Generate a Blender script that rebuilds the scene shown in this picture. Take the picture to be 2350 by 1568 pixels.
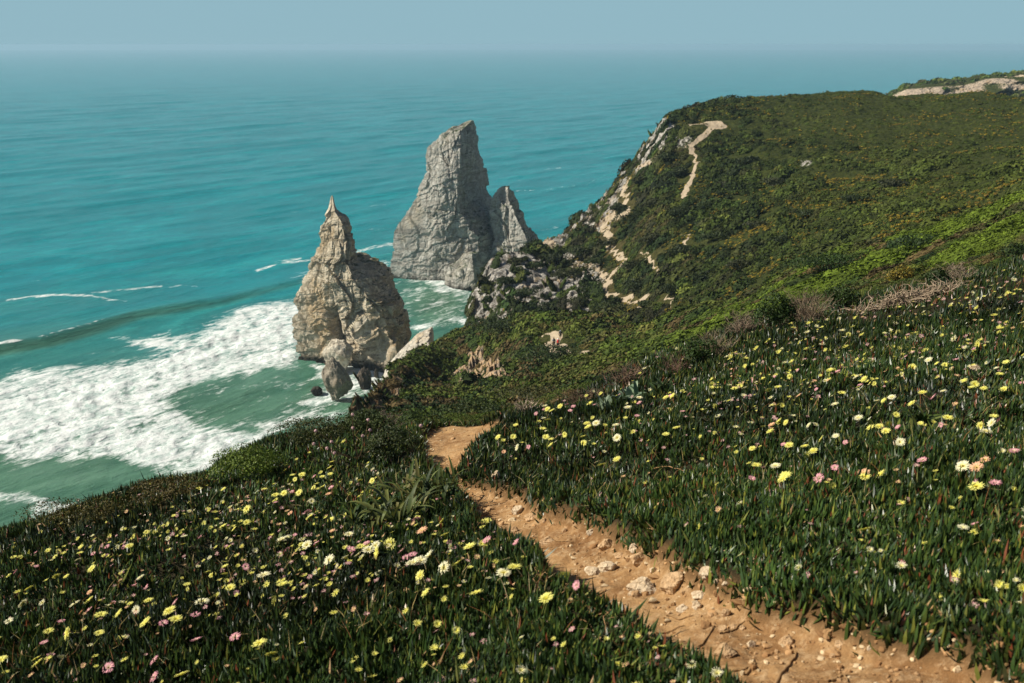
import bpy, bmesh, math, random
import numpy as np
from mathutils import Vector, Matrix, noise as mnoise

for o in list(bpy.data.objects): bpy.data.objects.remove(o)
scene = bpy.context.scene
COL = scene.collection
RNG = np.random.default_rng(7)
random.seed(7)

# ------------------------------------------------------------------ camera, sky, sun, exposure
CAM_Z = 120.0
PITCH = math.radians(16.6)
FPX = 995.6
cam_d = bpy.data.cameras.new('camera')
cam_d.lens = 35.0; cam_d.sensor_width = 36.0
cam_d.clip_start = 0.1; cam_d.clip_end = 60000
cam_d.dof.use_dof = True
cam_d.dof.focus_distance = 13.0
cam_d.dof.aperture_fstop = 3.6
cam = bpy.data.objects.new('camera', cam_d)
cam.location = (0, 0, CAM_Z)
cam.rotation_euler = (math.pi/2 - PITCH, 0, 0)
COL.objects.link(cam)
scene.camera = cam

SUN_EL = math.radians(41)
SUN_AZ = math.radians(-93)          # clockwise from +Y; negative = to the left
world = bpy.data.worlds.new('World')
scene.world = world
world.use_nodes = True
wn = world.node_tree
for n in list(wn.nodes): wn.nodes.remove(n)
sky = wn.nodes.new('ShaderNodeTexSky')
sky.sky_type = 'NISHITA'
sky.sun_disc = False
sky.sun_elevation = SUN_EL
sky.sun_rotation = SUN_AZ
sky.altitude = 100
sky.air_density = 1.0
sky.dust_density = .6
sky.ozone_density = 2.5
bg = wn.nodes.new('ShaderNodeBackground'); bg.inputs[1].default_value = 0.05
wo = wn.nodes.new('ShaderNodeOutputWorld')
tc = wn.nodes.new('ShaderNodeTexCoord'); sx = wn.nodes.new('ShaderNodeSeparateXYZ'); wn.links.new(tc.outputs['Generated'], sx.inputs[0])
mr = wn.nodes.new('ShaderNodeMapRange'); mr.inputs[1].default_value = .035; mr.inputs[2].default_value = .12; mr.interpolation_type = 'SMOOTHSTEP'
wn.links.new(sx.outputs[2], mr.inputs[0])
mxs = wn.nodes.new('ShaderNodeMix'); mxs.data_type = 'RGBA'; mxs.inputs[6].default_value = (4.2, 6.95, 8.1, 1)   # hazy air low over the sea
wn.links.new(mr.outputs[0], mxs.inputs[0]); wn.links.new(sky.outputs[0], mxs.inputs[7])
wn.links.new(mxs.outputs[2], bg.inputs[0]); wn.links.new(bg.outputs[0], wo.inputs[0])

sun_d = bpy.data.lights.new('sun', 'SUN')
sun_d.energy = 5.0
sun_d.angle = math.radians(0.5)
sun_d.color = (1.0, 0.93, 0.80)
sun = bpy.data.objects.new('sun', sun_d)
sdir = Vector((math.sin(SUN_AZ)*math.cos(SUN_EL), math.cos(SUN_AZ)*math.cos(SUN_EL), math.sin(SUN_EL)))
sun.rotation_euler = sdir.to_track_quat('Z', 'Y').to_euler()
COL.objects.link(sun)
scene.view_settings.view_transform = 'Standard'
scene.view_settings.look = 'None'
scene.view_settings.exposure = 0.45
scene.view_settings.gamma = 1.0
scene.render.engine = 'CYCLES'
scene.cycles.max_bounces = 6
scene.cycles.diffuse_bounces = 2
scene.cycles.glossy_bounces = 2
scene.cycles.transmission_bounces = 3
scene.cycles.volume_bounces = 1
scene.cycles.transparent_max_bounces = 4

# ------------------------------------------------------------------ helpers
S = 1024/2350.0
def unproj(px, py):
    """pixel (1024 frame) -> azimuth, tan(elevation)"""
    x = (np.asarray(px, float)-512)/FPX; y = -(np.asarray(py, float)-341.5)/FPX
    dy = math.cos(PITCH) + y*math.sin(PITCH); dz = -math.sin(PITCH) + y*math.cos(PITCH)
    return np.arctan2(x, dy), dz/np.hypot(x, dy)
def proj(X, Y, Z):
    Zc = Z-CAM_Z
    f = Y*math.cos(PITCH) - Zc*math.sin(PITCH)
    u = Y*math.sin(PITCH) + Zc*math.cos(PITCH)
    f = np.where(f < 0.01, 0.01, f)
    return 512+FPX*X/f, 341.5-FPX*u/f
def on_sea(px, py, z=0.0):
    az, T = unproj(px, py); d = (z-CAM_Z)/T
    return d*np.sin(az), d*np.cos(az)

def hsh(ix, iy, iz, seed):
    h = (ix.astype(np.int64)*374761393 + iy.astype(np.int64)*668265263 + iz.astype(np.int64)*1440662683 + seed*974711) & 0xffffffff
    h = ((h ^ (h >> 13))*1274126177) & 0xffffffff
    h = ((h ^ (h >> 16))*2246822519) & 0xffffffff
    return ((h ^ (h >> 15)) & 0xffffff)/float(0xffffff)
def vnoise(P, seed=0):
    i = np.floor(P).astype(np.int64); f = P-i
    w = f*f*f*(f*(f*6-15)+10)
    r = 0
    for dx in (0, 1):
        wx = w[:, 0] if dx else 1-w[:, 0]
        for dy in (0, 1):
            wy = w[:, 1] if dy else 1-w[:, 1]
            for dz in (0, 1):
                wz = w[:, 2] if dz else 1-w[:, 2]
                r = r + wx*wy*wz*hsh(i[:, 0]+dx, i[:, 1]+dy, i[:, 2]+dz, seed)
    return r*2-1
def fbm(P, oct=4, seed=0, gain=.5):
    a = 1.0; r = 0; P = np.array(P, float)
    for k in range(oct):
        r = r+a*vnoise(P, seed+k*17); a *= gain; P = P*2.03+11.7
    return r
def ridged(P, oct=4, seed=0, gain=.5):
    a = 1.0; r = 0; P = np.array(P, float)
    for k in range(oct):
        r = r+a*(1-2*np.abs(vnoise(P, seed+k*17))); a *= gain; P = P*2.03+11.7
    return r
def cells(P, seed=0):
    """worley: random value of the nearest cell, F2-F1, and a tilted-facet value"""
    i = np.floor(P).astype(np.int64)
    n = len(P); f1 = np.full(n, 9.); f2 = np.full(n, 9.); val = np.zeros(n); fac = np.zeros(n)
    for dx in (-1, 0, 1):
        for dy in (-1, 0, 1):
            for dz in (-1, 0, 1):
                cx, cy, cz = i[:, 0]+dx, i[:, 1]+dy, i[:, 2]+dz
                qx = cx+hsh(cx, cy, cz, seed+1); qy = cy+hsh(cx, cy, cz, seed+2); qz = cz+hsh(cx, cy, cz, seed+3)
                ex, ey, ez = P[:, 0]-qx, P[:, 1]-qy, P[:, 2]-qz
                d = np.sqrt(ex*ex+ey*ey+ez*ez)
                v = hsh(cx, cy, cz, seed+4)
                g = (hsh(cx, cy, cz, seed+5)-.5)*ex+(hsh(cx, cy, cz, seed+6)-.5)*ey+(hsh(cx, cy, cz, seed+7)-.5)*ez
                m = d < f1
                f2 = np.where(m, f1, np.minimum(f2, d)); f1 = np.where(m, d, f1)
                val = np.where(m, v, val); fac = np.where(m, g, fac)
    return val, f2-f1, fac
def sstep(a, b, x):
    t = np.clip((x-a)/(b-a), 0, 1); return t*t*(3-2*t)
def P3(X, Y, Z): return np.stack([np.ravel(X), np.ravel(Y), np.ravel(Z)], 1)

def mesh_np(name, V, F, mat, tint=None, attrs=None, smooth=False, nper=None):
    """V (n,3); F (m,k) int array or list of such arrays"""
    me = bpy.data.meshes.new(name)
    if isinstance(F, np.ndarray): F = [F]
    F = [f for f in F if len(f)]
    me.vertices.add(len(V)); me.vertices.foreach_set('co', np.asarray(V, np.float32).ravel())
    idx = np.concatenate([f.ravel() for f in F]).astype(np.int32)
    tot = np.concatenate([np.full(len(f), f.shape[1]) for f in F]).astype(np.int32)
    st = np.concatenate([[0], np.cumsum(tot)[:-1]]).astype(np.int32)
    me.loops.add(len(idx)); me.loops.foreach_set('vertex_index', idx)
    me.polygons.add(len(tot)); me.polygons.foreach_set('loop_start', st); me.polygons.foreach_set('loop_total', tot)
    me.polygons.foreach_set('use_smooth', np.full(len(tot), smooth))
    me.update(calc_edges=True)
    if tint is not None:
        c = np.ones((len(V), 4), np.float32); c[:, :3] = tint
        a = me.color_attributes.new('tint', 'FLOAT_COLOR', 'POINT'); a.data.foreach_set('color', c.ravel())
    for k, v in (attrs or {}).items():
        a = me.attributes.new(k, 'FLOAT', 'POINT'); a.data.foreach_set('value', np.asarray(v, np.float32).ravel())
    if mat: me.materials.append(mat)
    return me
def link(me, name, parent=None, loc=None):
    o = bpy.data.objects.new(name, me); COL.objects.link(o)
    if parent: o.parent = parent
    if loc is not None: o.location = loc
    return o
def tag(o, label=None, cat=None, group=None, kind=None):
    if label: o['label'] = label
    if cat: o['category'] = cat
    if group: o['group'] = group
    if kind: o['kind'] = kind
    return o
def thing(name, loc, label, cat, group=None, rot=(0, 0, 0), scale=1):
    o = bpy.data.objects.new(name, None); o.empty_display_size = .1; COL.objects.link(o)
    o.location = loc; o.rotation_euler = rot; o.scale = (scale,)*3
    return tag(o, label, cat, group)

# ------------------------------------------------------------------ materials
class NT:
    def __init__(s, name, rough=.8, spec=.3):
        s.m = bpy.data.materials.new(name); s.m.use_nodes = True
        s.t = s.m.node_tree; s.b = s.t.nodes['Principled BSDF']
        s.b.inputs['Roughness'].default_value = rough
        s.b.inputs['Specular IOR Level'].default_value = spec
        s.out = s.t.nodes['Material Output']
    def n(s, typ, **kw):
        n = s.t.nodes.new('ShaderNode'+typ)
        for k, v in kw.items(): setattr(n, k, v)
        return n
    def l(s, a, b): s.t.links.new(a, b)
    def coord(s):
        if not hasattr(s, '_c'): s._c = s.n('TexCoord').outputs['Object']
        return s._c
    def mapped(s, scale=(1, 1, 1), rot=(0, 0, 0)):
        m = s.n('Mapping'); m.inputs['Scale'].default_value = scale; m.inputs['Rotation'].default_value = rot
        s.l(s.coord(), m.inputs[0]); return m.outputs[0]
    def noise(s, scale, detail=4, rough=.6, vec=None, dist=0):
        n = s.n('TexNoise'); n.inputs['Scale'].default_value = scale; n.inputs['Detail'].default_value = detail
        n.inputs['Roughness'].default_value = rough; n.inputs['Distortion'].default_value = dist
        s.l(vec if vec is not None else s.coord(), n.inputs[0]); return n.outputs[0]
    def vor(s, scale, vec=None, feature='F1', out=0):
        n = s.n('TexVoronoi', feature=feature); n.inputs['Scale'].default_value = scale
        s.l(vec if vec is not None else s.coord(), n.inputs[0]); return n.outputs[out]
    def attr(s, name, out='Fac'):
        a = s.n('Attribute'); a.attribute_name = name; return a.outputs[out]
    def math(s, op, a, b=None, clamp=False):
        m = s.n('Math', operation=op); m.use_clamp = clamp
        for i, v in enumerate((a, b)):
            if v is None: continue
            if isinstance(v, (int, float)): m.inputs[i].default_value = v
            else: s.l(v, m.inputs[i])
        return m.outputs[0]
    def ramp(s, fac, lo, hi):
        m = s.n('MapRange'); m.inputs[1].default_value = lo; m.inputs[2].default_value = hi
        m.interpolation_type = 'SMOOTHSTEP'
        s.l(fac, m.inputs[0]); return m.outputs[0]
    def mix(s, fac, a, b, mode='MIX'):
        m = s.n('Mix', data_type='RGBA', blend_type=mode)
        for i, v in ((0, fac), (6, a), (7, b)):
            if isinstance(v, tuple): m.inputs[i].default_value = (*v, 1)
            elif isinstance(v, (int, float)): m.inputs[i].default_value = v
            else: s.l(v, m.inputs[i])
        return m.outputs[2]
    def color(s, c):
        if isinstance(c, tuple): s.b.inputs['Base Color'].default_value = (*c, 1)
        else: s.l(c, s.b.inputs['Base Color'])
    def bump(s, h, strength=.5, dist=.1):
        b = s.n('Bump'); b.inputs['Strength'].default_value = strength; b.inputs['Distance'].default_value = dist
        s.l(h, b.inputs['Height'])
        if s.b.inputs['Normal'].is_linked:
            s.l(s.b.inputs['Normal'].links[0].from_socket, b.inputs['Normal'])
        s.l(b.outputs[0], s.b.inputs['Normal']); return s
    def nz(s):
        g = s.n('NewGeometry'); x = s.n('SeparateXYZ'); s.l(g.outputs['True Normal'], x.inputs[0]); return x.outputs[2]
    def pz(s):
        g = s.n('NewGeometry'); x = s.n('SeparateXYZ'); s.l(g.outputs['Position'], x.inputs[0]); return x.outputs[2]
    def translucent(s, amount, col):
        tr = s.n('BsdfTranslucent'); mx = s.n('MixShader'); mx.inputs[0].default_value = amount
        if isinstance(col, tuple): tr.inputs[0].default_value = (*col, 1)
        else: s.l(col, tr.inputs[0])
        s.l(s.b.outputs[0], mx.inputs[1]); s.l(tr.outputs[0], mx.inputs[2]); s.l(mx.outputs[0], s.out.inputs[0])

def m_tint(name, rough=.6, spec=.3, trans=0, nscale=None):
    t = NT(name, rough, spec)
    c = t.attr('tint', 'Color')
    if nscale:
        f = t.noise(nscale, 3); c = t.mix(t.ramp(f, .3, .7), t.mix(1.0, c, (.62, .62, .6), 'MULTIPLY'), c)
    t.color(c)
    if trans: t.translucent(trans, c)
    return t.m
def m_plain(name, col, rough=.7, spec=.3, nscale=8, var=.25, trans=0):
    t = NT(name, rough, spec)
    f = t.noise(nscale, 3)
    dark = tuple(x*(1-var) for x in col)
    c = t.mix(f, dark, col); t.color(c)
    if trans: t.translucent(trans, c)
    return t.m

def m_rock(name, light, dark, stain, stain_amt=.5, veg=None, wet=True, scale=1.0, mossz=.62):
    t = NT(name, .9, .15)
    n1 = t.noise(.05*scale, 6, .65); n2 = t.noise(.35*scale, 6, .7); n3 = t.noise(1.6*scale, 4, .7)
    c = t.mix(t.ramp(n2, .3, .68), dark, light)
    c = t.mix(t.math('MULTIPLY', t.ramp(n1, .5, .68), stain_amt), c, stain)
    sv = t.noise(1.0, 5, .65, t.mapped((.55*scale, .55*scale, .09*scale)))
    c = t.mix(t.math('MULTIPLY', t.ramp(sv, .55, .72), .6), c, dark)
    bd = t.noise(1.0, 5, .6, t.mapped((.05*scale, .05*scale, .42*scale), (.15, .42, 0)), .6)
    c = t.mix(t.math('MULTIPLY', t.ramp(bd, .44, .36), .75), c, tuple(x*.75 for x in dark))
    c = t.mix(t.math('MULTIPLY', t.ramp(bd, .58, .68), .5), c, tuple(min(x*1.2, .8) for x in light))
    cr = t.vor(1.0, t.mapped((.25*scale, .25*scale, .1*scale), (.35, .2, 0)), 'DISTANCE_TO_EDGE')
    c = t.mix(t.math('MULTIPLY', t.ramp(cr, .05, .0), .35), c, tuple(x*.35 for x in dark))
    c = t.mix(t.math('MULTIPLY', t.ramp(n3, .6, .35), .22), c, tuple(x*.5 for x in dark))
    if veg:
        v = t.math('MULTIPLY', t.ramp(t.nz(), mossz, mossz+.2), t.ramp(n2, .4, .58))
        c = t.mix(v, c, veg)
    if wet:
        z = t.math('ADD', t.pz(), t.math('MULTIPLY', n2, 5.0))
        c = t.mix(t.ramp(z, 6.5, 3.5), c, (.035, .03, .022))
    t.color(c)
    t.bump(n3, .8, .35/scale)
    return t.m
M = {}
M['stack_warm'] = m_rock('warm_limestone', (.64, .56, .43), (.30, .245, .165), (.46, .29, .12), .55, (.07, .065, .02))
M['stack_grey'] = m_rock('grey_limestone', (.54, .515, .455), (.25, .23, .195), (.36, .30, .20), .5, (.03, .045, .012), mossz=.48)
M['rock_white'] = m_rock('pale_rock', (.62, .57, .47), (.28, .25, .2), (.5, .34, .16), .5, None, scale=2.0)
M['boulder_pale'] = m_rock('pale_boulder', (.66, .60, .48), (.36, .31, .23), (.5, .36, .2), .4, None, wet=False, scale=2.0)
M['boulder_grey'] = m_rock('grey_boulder', (.40, .35, .27), (.18, .15, .11), (.3, .2, .1), .5, None, wet=False, scale=2.0)
M['rock_dark'] = m_rock('dark_rock', (.16, .13, .1), (.07, .055, .04), (.12, .08, .04), .5, None, scale=2.0)
M['cliff_far'] = m_rock('far_cliff', (.52, .48, .40), (.22, .2, .16), (.5, .26, .12), .7, None, wet=False)

# terrain: attributes give what each patch of ground is made of
def m_hill():
    t = NT('hill_ground', .95, .1)
    rock = t.attr('rock'); trail = t.attr('trail'); green = t.attr('green')
    n1 = t.noise(.12, 5, .65); n2 = t.noise(.8, 5, .7); n3 = t.noise(3.5, 3, .7)
    soil = t.mix(t.ramp(n2, .3, .7), (.045, .036, .014), (.13, .095, .04))
    g = t.mix(t.ramp(n2, .3, .7), (.018, .028, .006), (.05, .065, .012))
    c = t.mix(green, soil, g)
    rk = t.mix(t.ramp(n2, .36, .62), (.17, .15, .125), (.64, .60, .53))
    rk = t.mix(t.math('MULTIPLY', t.ramp(n1, .54, .68), .65), rk, (.40, .25, .12))
    rk = t.mix(t.math('MULTIPLY', t.ramp(n3, .58, .4), .5), rk, (.06, .055, .04))
    rk = t.mix(t.math('MULTIPLY', t.attr('ochre'), t.ramp(n2, .35, .6)), rk, (.52, .33, .16))
    c = t.mix(t.ramp(t.math('ADD', rock, t.math('MULTIPLY', t.math('SUBTRACT', n2, .5), .9)), .38, .6), c, rk)
    tr = t.mix(n3, (.36, .27, .17), (.64, .53, .38))
    c = t.mix(t.ramp(t.math('ADD', trail, t.math('MULTIPLY', t.math('SUBTRACT', n2, .5), .6)), .42, .58), c, tr)
    t.color(c); t.bump(n2, .8, 1.2); t.bump(n3, .7, .4)
    return t.m
M['hill'] = m_hill()
def m_soil(name, a, b, c3, other, lo, hi):
    t = NT(name, .95, .12)
    n1 = t.noise(1.6, 6, .7); n2 = t.noise(14, 6, .75); n3 = t.noise(70, 4, .8)
    c = t.mix(t.ramp(n1, .35, .65), a, b)
    c = t.mix(t.math('MULTIPLY', t.ramp(n2, .45, .7), .7), c, c3)
    c = t.mix(t.ramp(t.math('ADD', t.attr('dirt'), t.math('MULTIPLY', t.math('SUBTRACT', n2, .5), .6)), lo, hi), c, other)
    c = t.mix(t.math('MULTIPLY', t.ramp(n3, .55, .35), .35), c, tuple(x*.45 for x in a))
    t.color(c); t.bump(n2, .8, .03); t.bump(n3, .6, .008)
    return t.m
M['path'] = m_soil('path_dirt', (.21, .105, .04), (.42, .25, .11), (.55, .38, .21), (.15, .085, .036), .95, .5)
M['soil'] = m_soil('carpet_soil', (.016, .015, .007), (.026, .022, .01), (.045, .032, .015), (.15, .085, .036), .05, .5)
M['leaf'] = m_tint('succulent_leaf', .38, .45, .12)
M['scrub'] = m_tint('scrub_leaves', .75, .15, .0)
M['strap'] = m_tint('strap_leaf', .55, .2, .15)
M['bush'] = m_tint('bush_leaves', .6, .25, .15)
M['twig'] = m_tint('dry_twigs', .9, .1)
M['petal'] = m_tint('flower_petals', .6, .2, .25)
M['stone'] = m_rock('path_stone', (.62, .43, .25), (.36, .22, .105), (.5, .3, .14), .6, None, wet=False, scale=22)
M['stone_pale'] = m_rock('pale_path_stone', (.72, .60, .43), (.48, .34, .2), (.5, .36, .2), .4, None, wet=False, scale=22)
M['root'] = m_plain('dry_root', (.40, .24, .11), .9, .1, 30, .5)

# ------------------------------------------------------------------ the shape of the land
# curves across the view: (x, y in 2350-wide picture units, distance m)
def curve(pts):
    a = np.array(pts, float)
    az, T = unproj(a[:, 0]*S, a[:, 1]*S)
    o = np.argsort(az); return az[o], T[o], a[o, -1]
PL_H, PL_A, PL_B = 2.05, .19, -.21
def plane_s(az): return PL_A*np.cos(az)+PL_B*np.sin(az)
near_pts = [(-500, 1320), (-200, 1250), (0, 1203), (40, 1192), (130, 1168), (200, 1150), (330, 1120), (480, 1100), (505, 1072), (560, 1050), (650, 1012), (720, 1000),
            (800, 992), (860, 975), (960, 975), (1050, 968), (1130, 962), (1250, 930), (1400, 872), (1530, 822), (1700, 752),
            (1850, 712), (1950, 695), (2100, 662), (2200, 640), (2350, 602), (2550, 560), (2900, 500)]
n_az, n_T, _ = curve([(x, y, 0) for x, y in near_pts])
mid_pts = [(785, 977, 50), (820, 937, 80), (850, 905, 115), (900, 845, 165), (950, 802, 195), (1000, 770, 220), (1040, 761, 232), (1100, 738, 225), (1200, 717, 205),
           (1300, 720, 192), (1380, 735, 188), (1430, 749, 185), (1500, 747, 175), (1650, 694, 160), (1800, 624, 150), (2000, 564, 140), (2200, 512, 130), (2350, 465, 125), (2600, 410, 120), (2900, 350, 118)]
m_az, m_T, m_d = curve([(x, y+(24 if 840 < x < 1010 else 12 if x < 1320 else 6), d) for x, y, d in mid_pts])
hd_pts = [(1070, 745, 268), (1076, 690, 272), (1100, 640, 280), (1130, 594, 290), (1200, 568, 310), (1290, 542, 345), (1320, 507, 355), (1380, 457, 362),
          (1400, 430, 365), (1450, 374, 370), (1500, 302, 375), (1530, 252, 378), (1590, 235, 382), (1640, 224, 390), (1750, 217, 400), (1870, 212, 410),
          (2050, 214, 420), (2350, 216, 430), (2600, 220, 430), (2900, 226, 430)]
h_az, h_T, h_d = curve([(x, y+(5 if x < 1850 else 9), d) for x, y, d in hd_pts])
AZ_M0, AZ_H0 = m_az[0], h_az[0]

def knots(az):
    """for azimuths az (n,) -> ln d (n,k), T (n,k)"""
    nT = np.interp(az, n_az, n_T)
    nd = np.clip(PL_H/(-nT-plane_s(az)), 6, 20)
    K = []
    pl = lambda d: -(PL_H/d)-plane_s(az)
    for f in (.08, .2, .4, .7): K.append((nd*f, pl(nd*f)))
    K.append((nd, nT))
    isM = sstep(AZ_M0-.004, AZ_M0+.002, az); isH = sstep(AZ_H0-.0035, AZ_H0+.0005, az)
    mT = np.interp(az, m_az, m_T); md = np.interp(az, m_az, m_d)
    sea = lambda f: None
    # behind the near crest
    lerp = lambda a, b, w: a*(1-w)+b*w
    K.append((nd*1.5, lerp(nT-.10, nT-.030, isM)))
    dA = lerp(nd*3, np.minimum(nd*3, md*.8), isM)
    K.append((dA, lerp(nT-.22, np.minimum(nT-.016, mT-.004), isM)))
    # bench half way up the spur
    dB = lerp(dA*1.8, np.maximum(md*.78, dA*1.08), isM)
    K.append((dB, lerp(nT-.30, nT-.016+(mT-nT+.016)*.55, isM)))
    dC = lerp(dB*1.5, np.maximum(md, dB*1.1), isM)
    K.append((dC, lerp(nT-.40, mT, isM)))
    # behind the spur: valley or the sea
    dD = dC*1.10
    tsea = lambda d, z: (z-CAM_Z)/d
    lowT = np.minimum(lerp(nT-.46, mT-.03, isM), -.2)
    K.append((dD, lerp(lowT, mT-.012, isH)))
    hT = np.interp(az, h_az, h_T); hd = np.interp(az, h_az, h_d)
    dE = lerp(np.maximum(dD*1.28, 0), dD+(hd-dD)*.5, isH)
    tE = lerp(tsea(dE, -6), (mT-.012)+(hT-mT+.012)*.56, isH)
    K.append((dE, np.where(isH > .5, tE, np.minimum(tE, tsea(dE, -4)))))
    dF = lerp(dE*1.1, hd, isH)
    K.append((dF, lerp(tsea(dF, -10), hT, isH)))
    plate = sstep(*unproj(np.array([1500, 1700])*S, np.array([230, 230])*S)[0], az)
    dG = dF*lerp(1.06, 1.25, plate)
    K.append((dG, lerp(lerp(tsea(dG, -12), hT-.06, isH), hT-.010, plate)))
    dH = dG*1.18
    K.append((dH, tsea(dH, -14)))
    D = np.stack([k[0] for k in K], 1); T = np.stack([k[1] for k in K], 1)
    return np.log(D), T
def pchip(x, y, q):
    """row-wise monotone cubic: x,y (n,k), q (n,m)"""
    h = np.diff(x, axis=1); dl = np.diff(y, axis=1)/h
    m = np.zeros_like(y)
    w1 = 2*h[:, 1:]+h[:, :-1]; w2 = h[:, 1:]+2*h[:, :-1]
    s = dl[:, :-1]*dl[:, 1:] > 0
    with np.errstate(divide='ignore', invalid='ignore'):
        mm = (w1+w2)/(w1/dl[:, :-1]+w2/dl[:, 1:])
    m[:, 1:-1] = np.where(s, mm, 0)
    m[:, 0] = dl[:, 0]; m[:, -1] = dl[:, -1]
    out = np.empty_like(q)
    for i in range(len(q)):
        j = np.clip(np.searchsorted(x[i], q[i])-1, 0, x.shape[1]-2)
        hh = h[i, j]; t = (q[i]-x[i, j])/hh
        out[i] = ((2*t**3-3*t**2+1)*y[i, j]+(t**3-2*t**2+t)*hh*m[i, j]+(-2*t**3+3*t**2)*y[i, j+1]+(t**3-t**2)*hh*m[i, j+1])
    return out
AZ_R = math.radians(46)
TAB_AZ = np.linspace(-AZ_R, AZ_R, 2601)
TK, TT = knots(TAB_AZ)
NROW = 900
TAB_L = np.linspace(math.log(.9), math.log(640), NROW)
TAB_T = pchip(TK, TT, np.tile(TAB_L, (len(TAB_AZ), 1)))
def baseZ(az, d):
    fa = np.clip((az+AZ_R)/(2*AZ_R)*(len(TAB_AZ)-1), 0, len(TAB_AZ)-1.001)
    fl = np.clip((np.log(d)-TAB_L[0])/(TAB_L[-1]-TAB_L[0])*(NROW-1), 0, NROW-1.001)
    i = fa.astype(int); j = fl.astype(int); u = fa-i; v = fl-j
    T = TAB_T[i, j]*(1-u)*(1-v)+TAB_T[i+1, j]*u*(1-v)+TAB_T[i, j+1]*(1-u)*v+TAB_T[i+1, j+1]*u*v
    return CAM_Z+T*d
def raycast(px, py, d0=1.5, d1=600, lift=0.0):
    """pixel list -> first hit on the land (fine table march)"""
    az, T = unproj(px, py); az = np.atleast_1d(az); T = np.atleast_1d(T)
    ds = np.exp(np.linspace(math.log(d0), math.log(d1), 1400))
    Z = baseZ(np.repeat(az, len(ds)), np.tile(ds, len(az))).reshape(len(az), -1)
    R = CAM_Z+T[:, None]*ds[None]
    below = R <= Z+lift
    k = np.where(below.any(1), below.argmax(1), len(ds)-1)
    d = ds[k]; return d*np.sin(az), d*np.cos(az), CAM_Z+T*d, below.any(1)
def in_poly(x, y, poly):
    c = np.zeros(x.shape, bool); n = len(poly)
    for i in range(n):
        x1, y1 = poly[i]; x2, y2 = poly[(i+1) % n]
        if y1 == y2: continue
        k = ((y1 > y) != (y2 > y)) & (x < (x2-x1)*(y-y1)/(y2-y1)+x1)
        c ^= k
    return c
def seg_dist(x, y, pts, closed=False):
    best = np.full(x.shape, 1e9); n = len(pts)
    for i in range(n if closed else n-1):
        ax, ay = pts[i][:2]; bx, by = pts[(i+1) % n][:2]
        dx, dy = bx-ax, by-ay; L = dx*dx+dy*dy+1e-9
        t = np.clip(((x-ax)*dx+(y-ay)*dy)/L, 0, 1)
        best = np.minimum(best, np.hypot(x-ax-t*dx, y-ay-t*dy))
    return best

# the footpath outline on the near slope (plan view)
path_px = [(965, 982), (1030, 966), (1100, 960), (1150, 958), (1100, 985), (1070, 1005), (1048, 1045), (1052, 1085), (1075, 1102), (1130, 1112), (1190, 1135), (1260, 1168), (1330, 1188),
           (1400, 1220), (1450, 1238), (1500, 1262), (1560, 1290), (1600, 1312), (1680, 1342), (1740, 1362), (1800, 1392), (1880, 1412), (1950, 1432), (2050, 1455), (2100, 1462),
           (2250, 1490), (2350, 1535), (2600, 1640), (2600, 1900), (1900, 1900), (1800, 1640), (1720, 1575), (1640, 1525), (1540, 1478), (1450, 1425), (1380, 1395), (1300, 1352),
           (1250, 1302), (1180, 1262), (1120, 1222), (1105, 1180), (1080, 1135), (1030, 1085), (990, 1055), (975, 1020)]
def near_hit(p):
    az, T = unproj(np.array([q[0] for q in p])*S, np.array([q[1] for q in p])*S)
    d = PL_H/np.maximum(-T-plane_s(az), .03)
    X, Y, Z, ok = raycast(np.array([q[0] for q in p])*S, np.array([q[1] for q in p])*S, .9, 30)
    d = np.where(ok, np.hypot(X, Y), d)
    return [(a, b) for a, b in zip(d*np.sin(az), d*np.cos(az))]
path_px = [(x+16, y+17) if 3 <= i <= 6 else (x, y) for i, (x, y) in enumerate(path_px)]
path_px = [(x-(6 if 28 < i else 0), y+((14+.024*max(y-985, 0)) if i > 30 else 0)) for i, (x, y) in enumerate(path_px)]
PATH = near_hit(path_px)
# let the path run on over the crest
def path_mask(x, y):
    d = seg_dist(x, y, PATH, True); return np.where(in_poly(x, y, PATH), d, -d)

def near_extra(X, Y):
    """relief of the near slope on top of the base: mats, the sunk path"""
    pd = path_mask(X, Y)
    wob = fbm(P3(X*3.0, Y*3.0, X*0), 2, 51).reshape(X.shape)*.05
    on = sstep(-.06, .12, pd+wob)
    mound = (fbm(P3(X*1.1, Y*1.1, X*0), 3, 5)*.055).reshape(X.shape)+(fbm(P3(X*.35, Y*.35, X*0+3), 2, 9)*.10).reshape(X.shape)*sstep(2, 6, np.hypot(X, Y))
    rough = (fbm(P3(X*6, Y*6, X*0), 4, 15)*.016+ridged(P3(X*9, Y*9, X*0), 3, 18)*.006*sstep(7.5, 5.5, np.hypot(X, Y)).ravel()+fbm(P3(X*1.5, Y*1.5, X*0), 2, 16)*.035).reshape(X.shape)
    rut = -.02*sstep(.0, .25, pd)
    edge = .05*np.exp(-((pd+.06)/.10)**2)
    return (mound+edge)*(1-on)+(-.085+rough+rut)*on, on
def hill_extra(X, Y, Z, az, d):
    far = sstep(22, 60, d)
    P = P3(X, Y, X*0)
    a = fbm(P/22, 4, 31).reshape(X.shape)*1.6*sstep(40, 120, d)
    b = fbm(P/4.5, 4, 37).reshape(X.shape)*.45
    return (a+b)*far
def groundZ(X, Y):
    X = np.asarray(X, float); Y = np.asarray(Y, float)
    az = np.arctan2(X, Y); d = np.hypot(X, Y)
    z = baseZ(az, d)
    sh = X.shape
    e, on = near_extra(X.ravel(), Y.ravel())
    w = 1-sstep(18, 24, d.ravel())
    z = z+(e*w).reshape(sh)+hill_extra(X.ravel(), Y.ravel(), None, az.ravel(), d.ravel()).reshape(sh)
    return z

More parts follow.
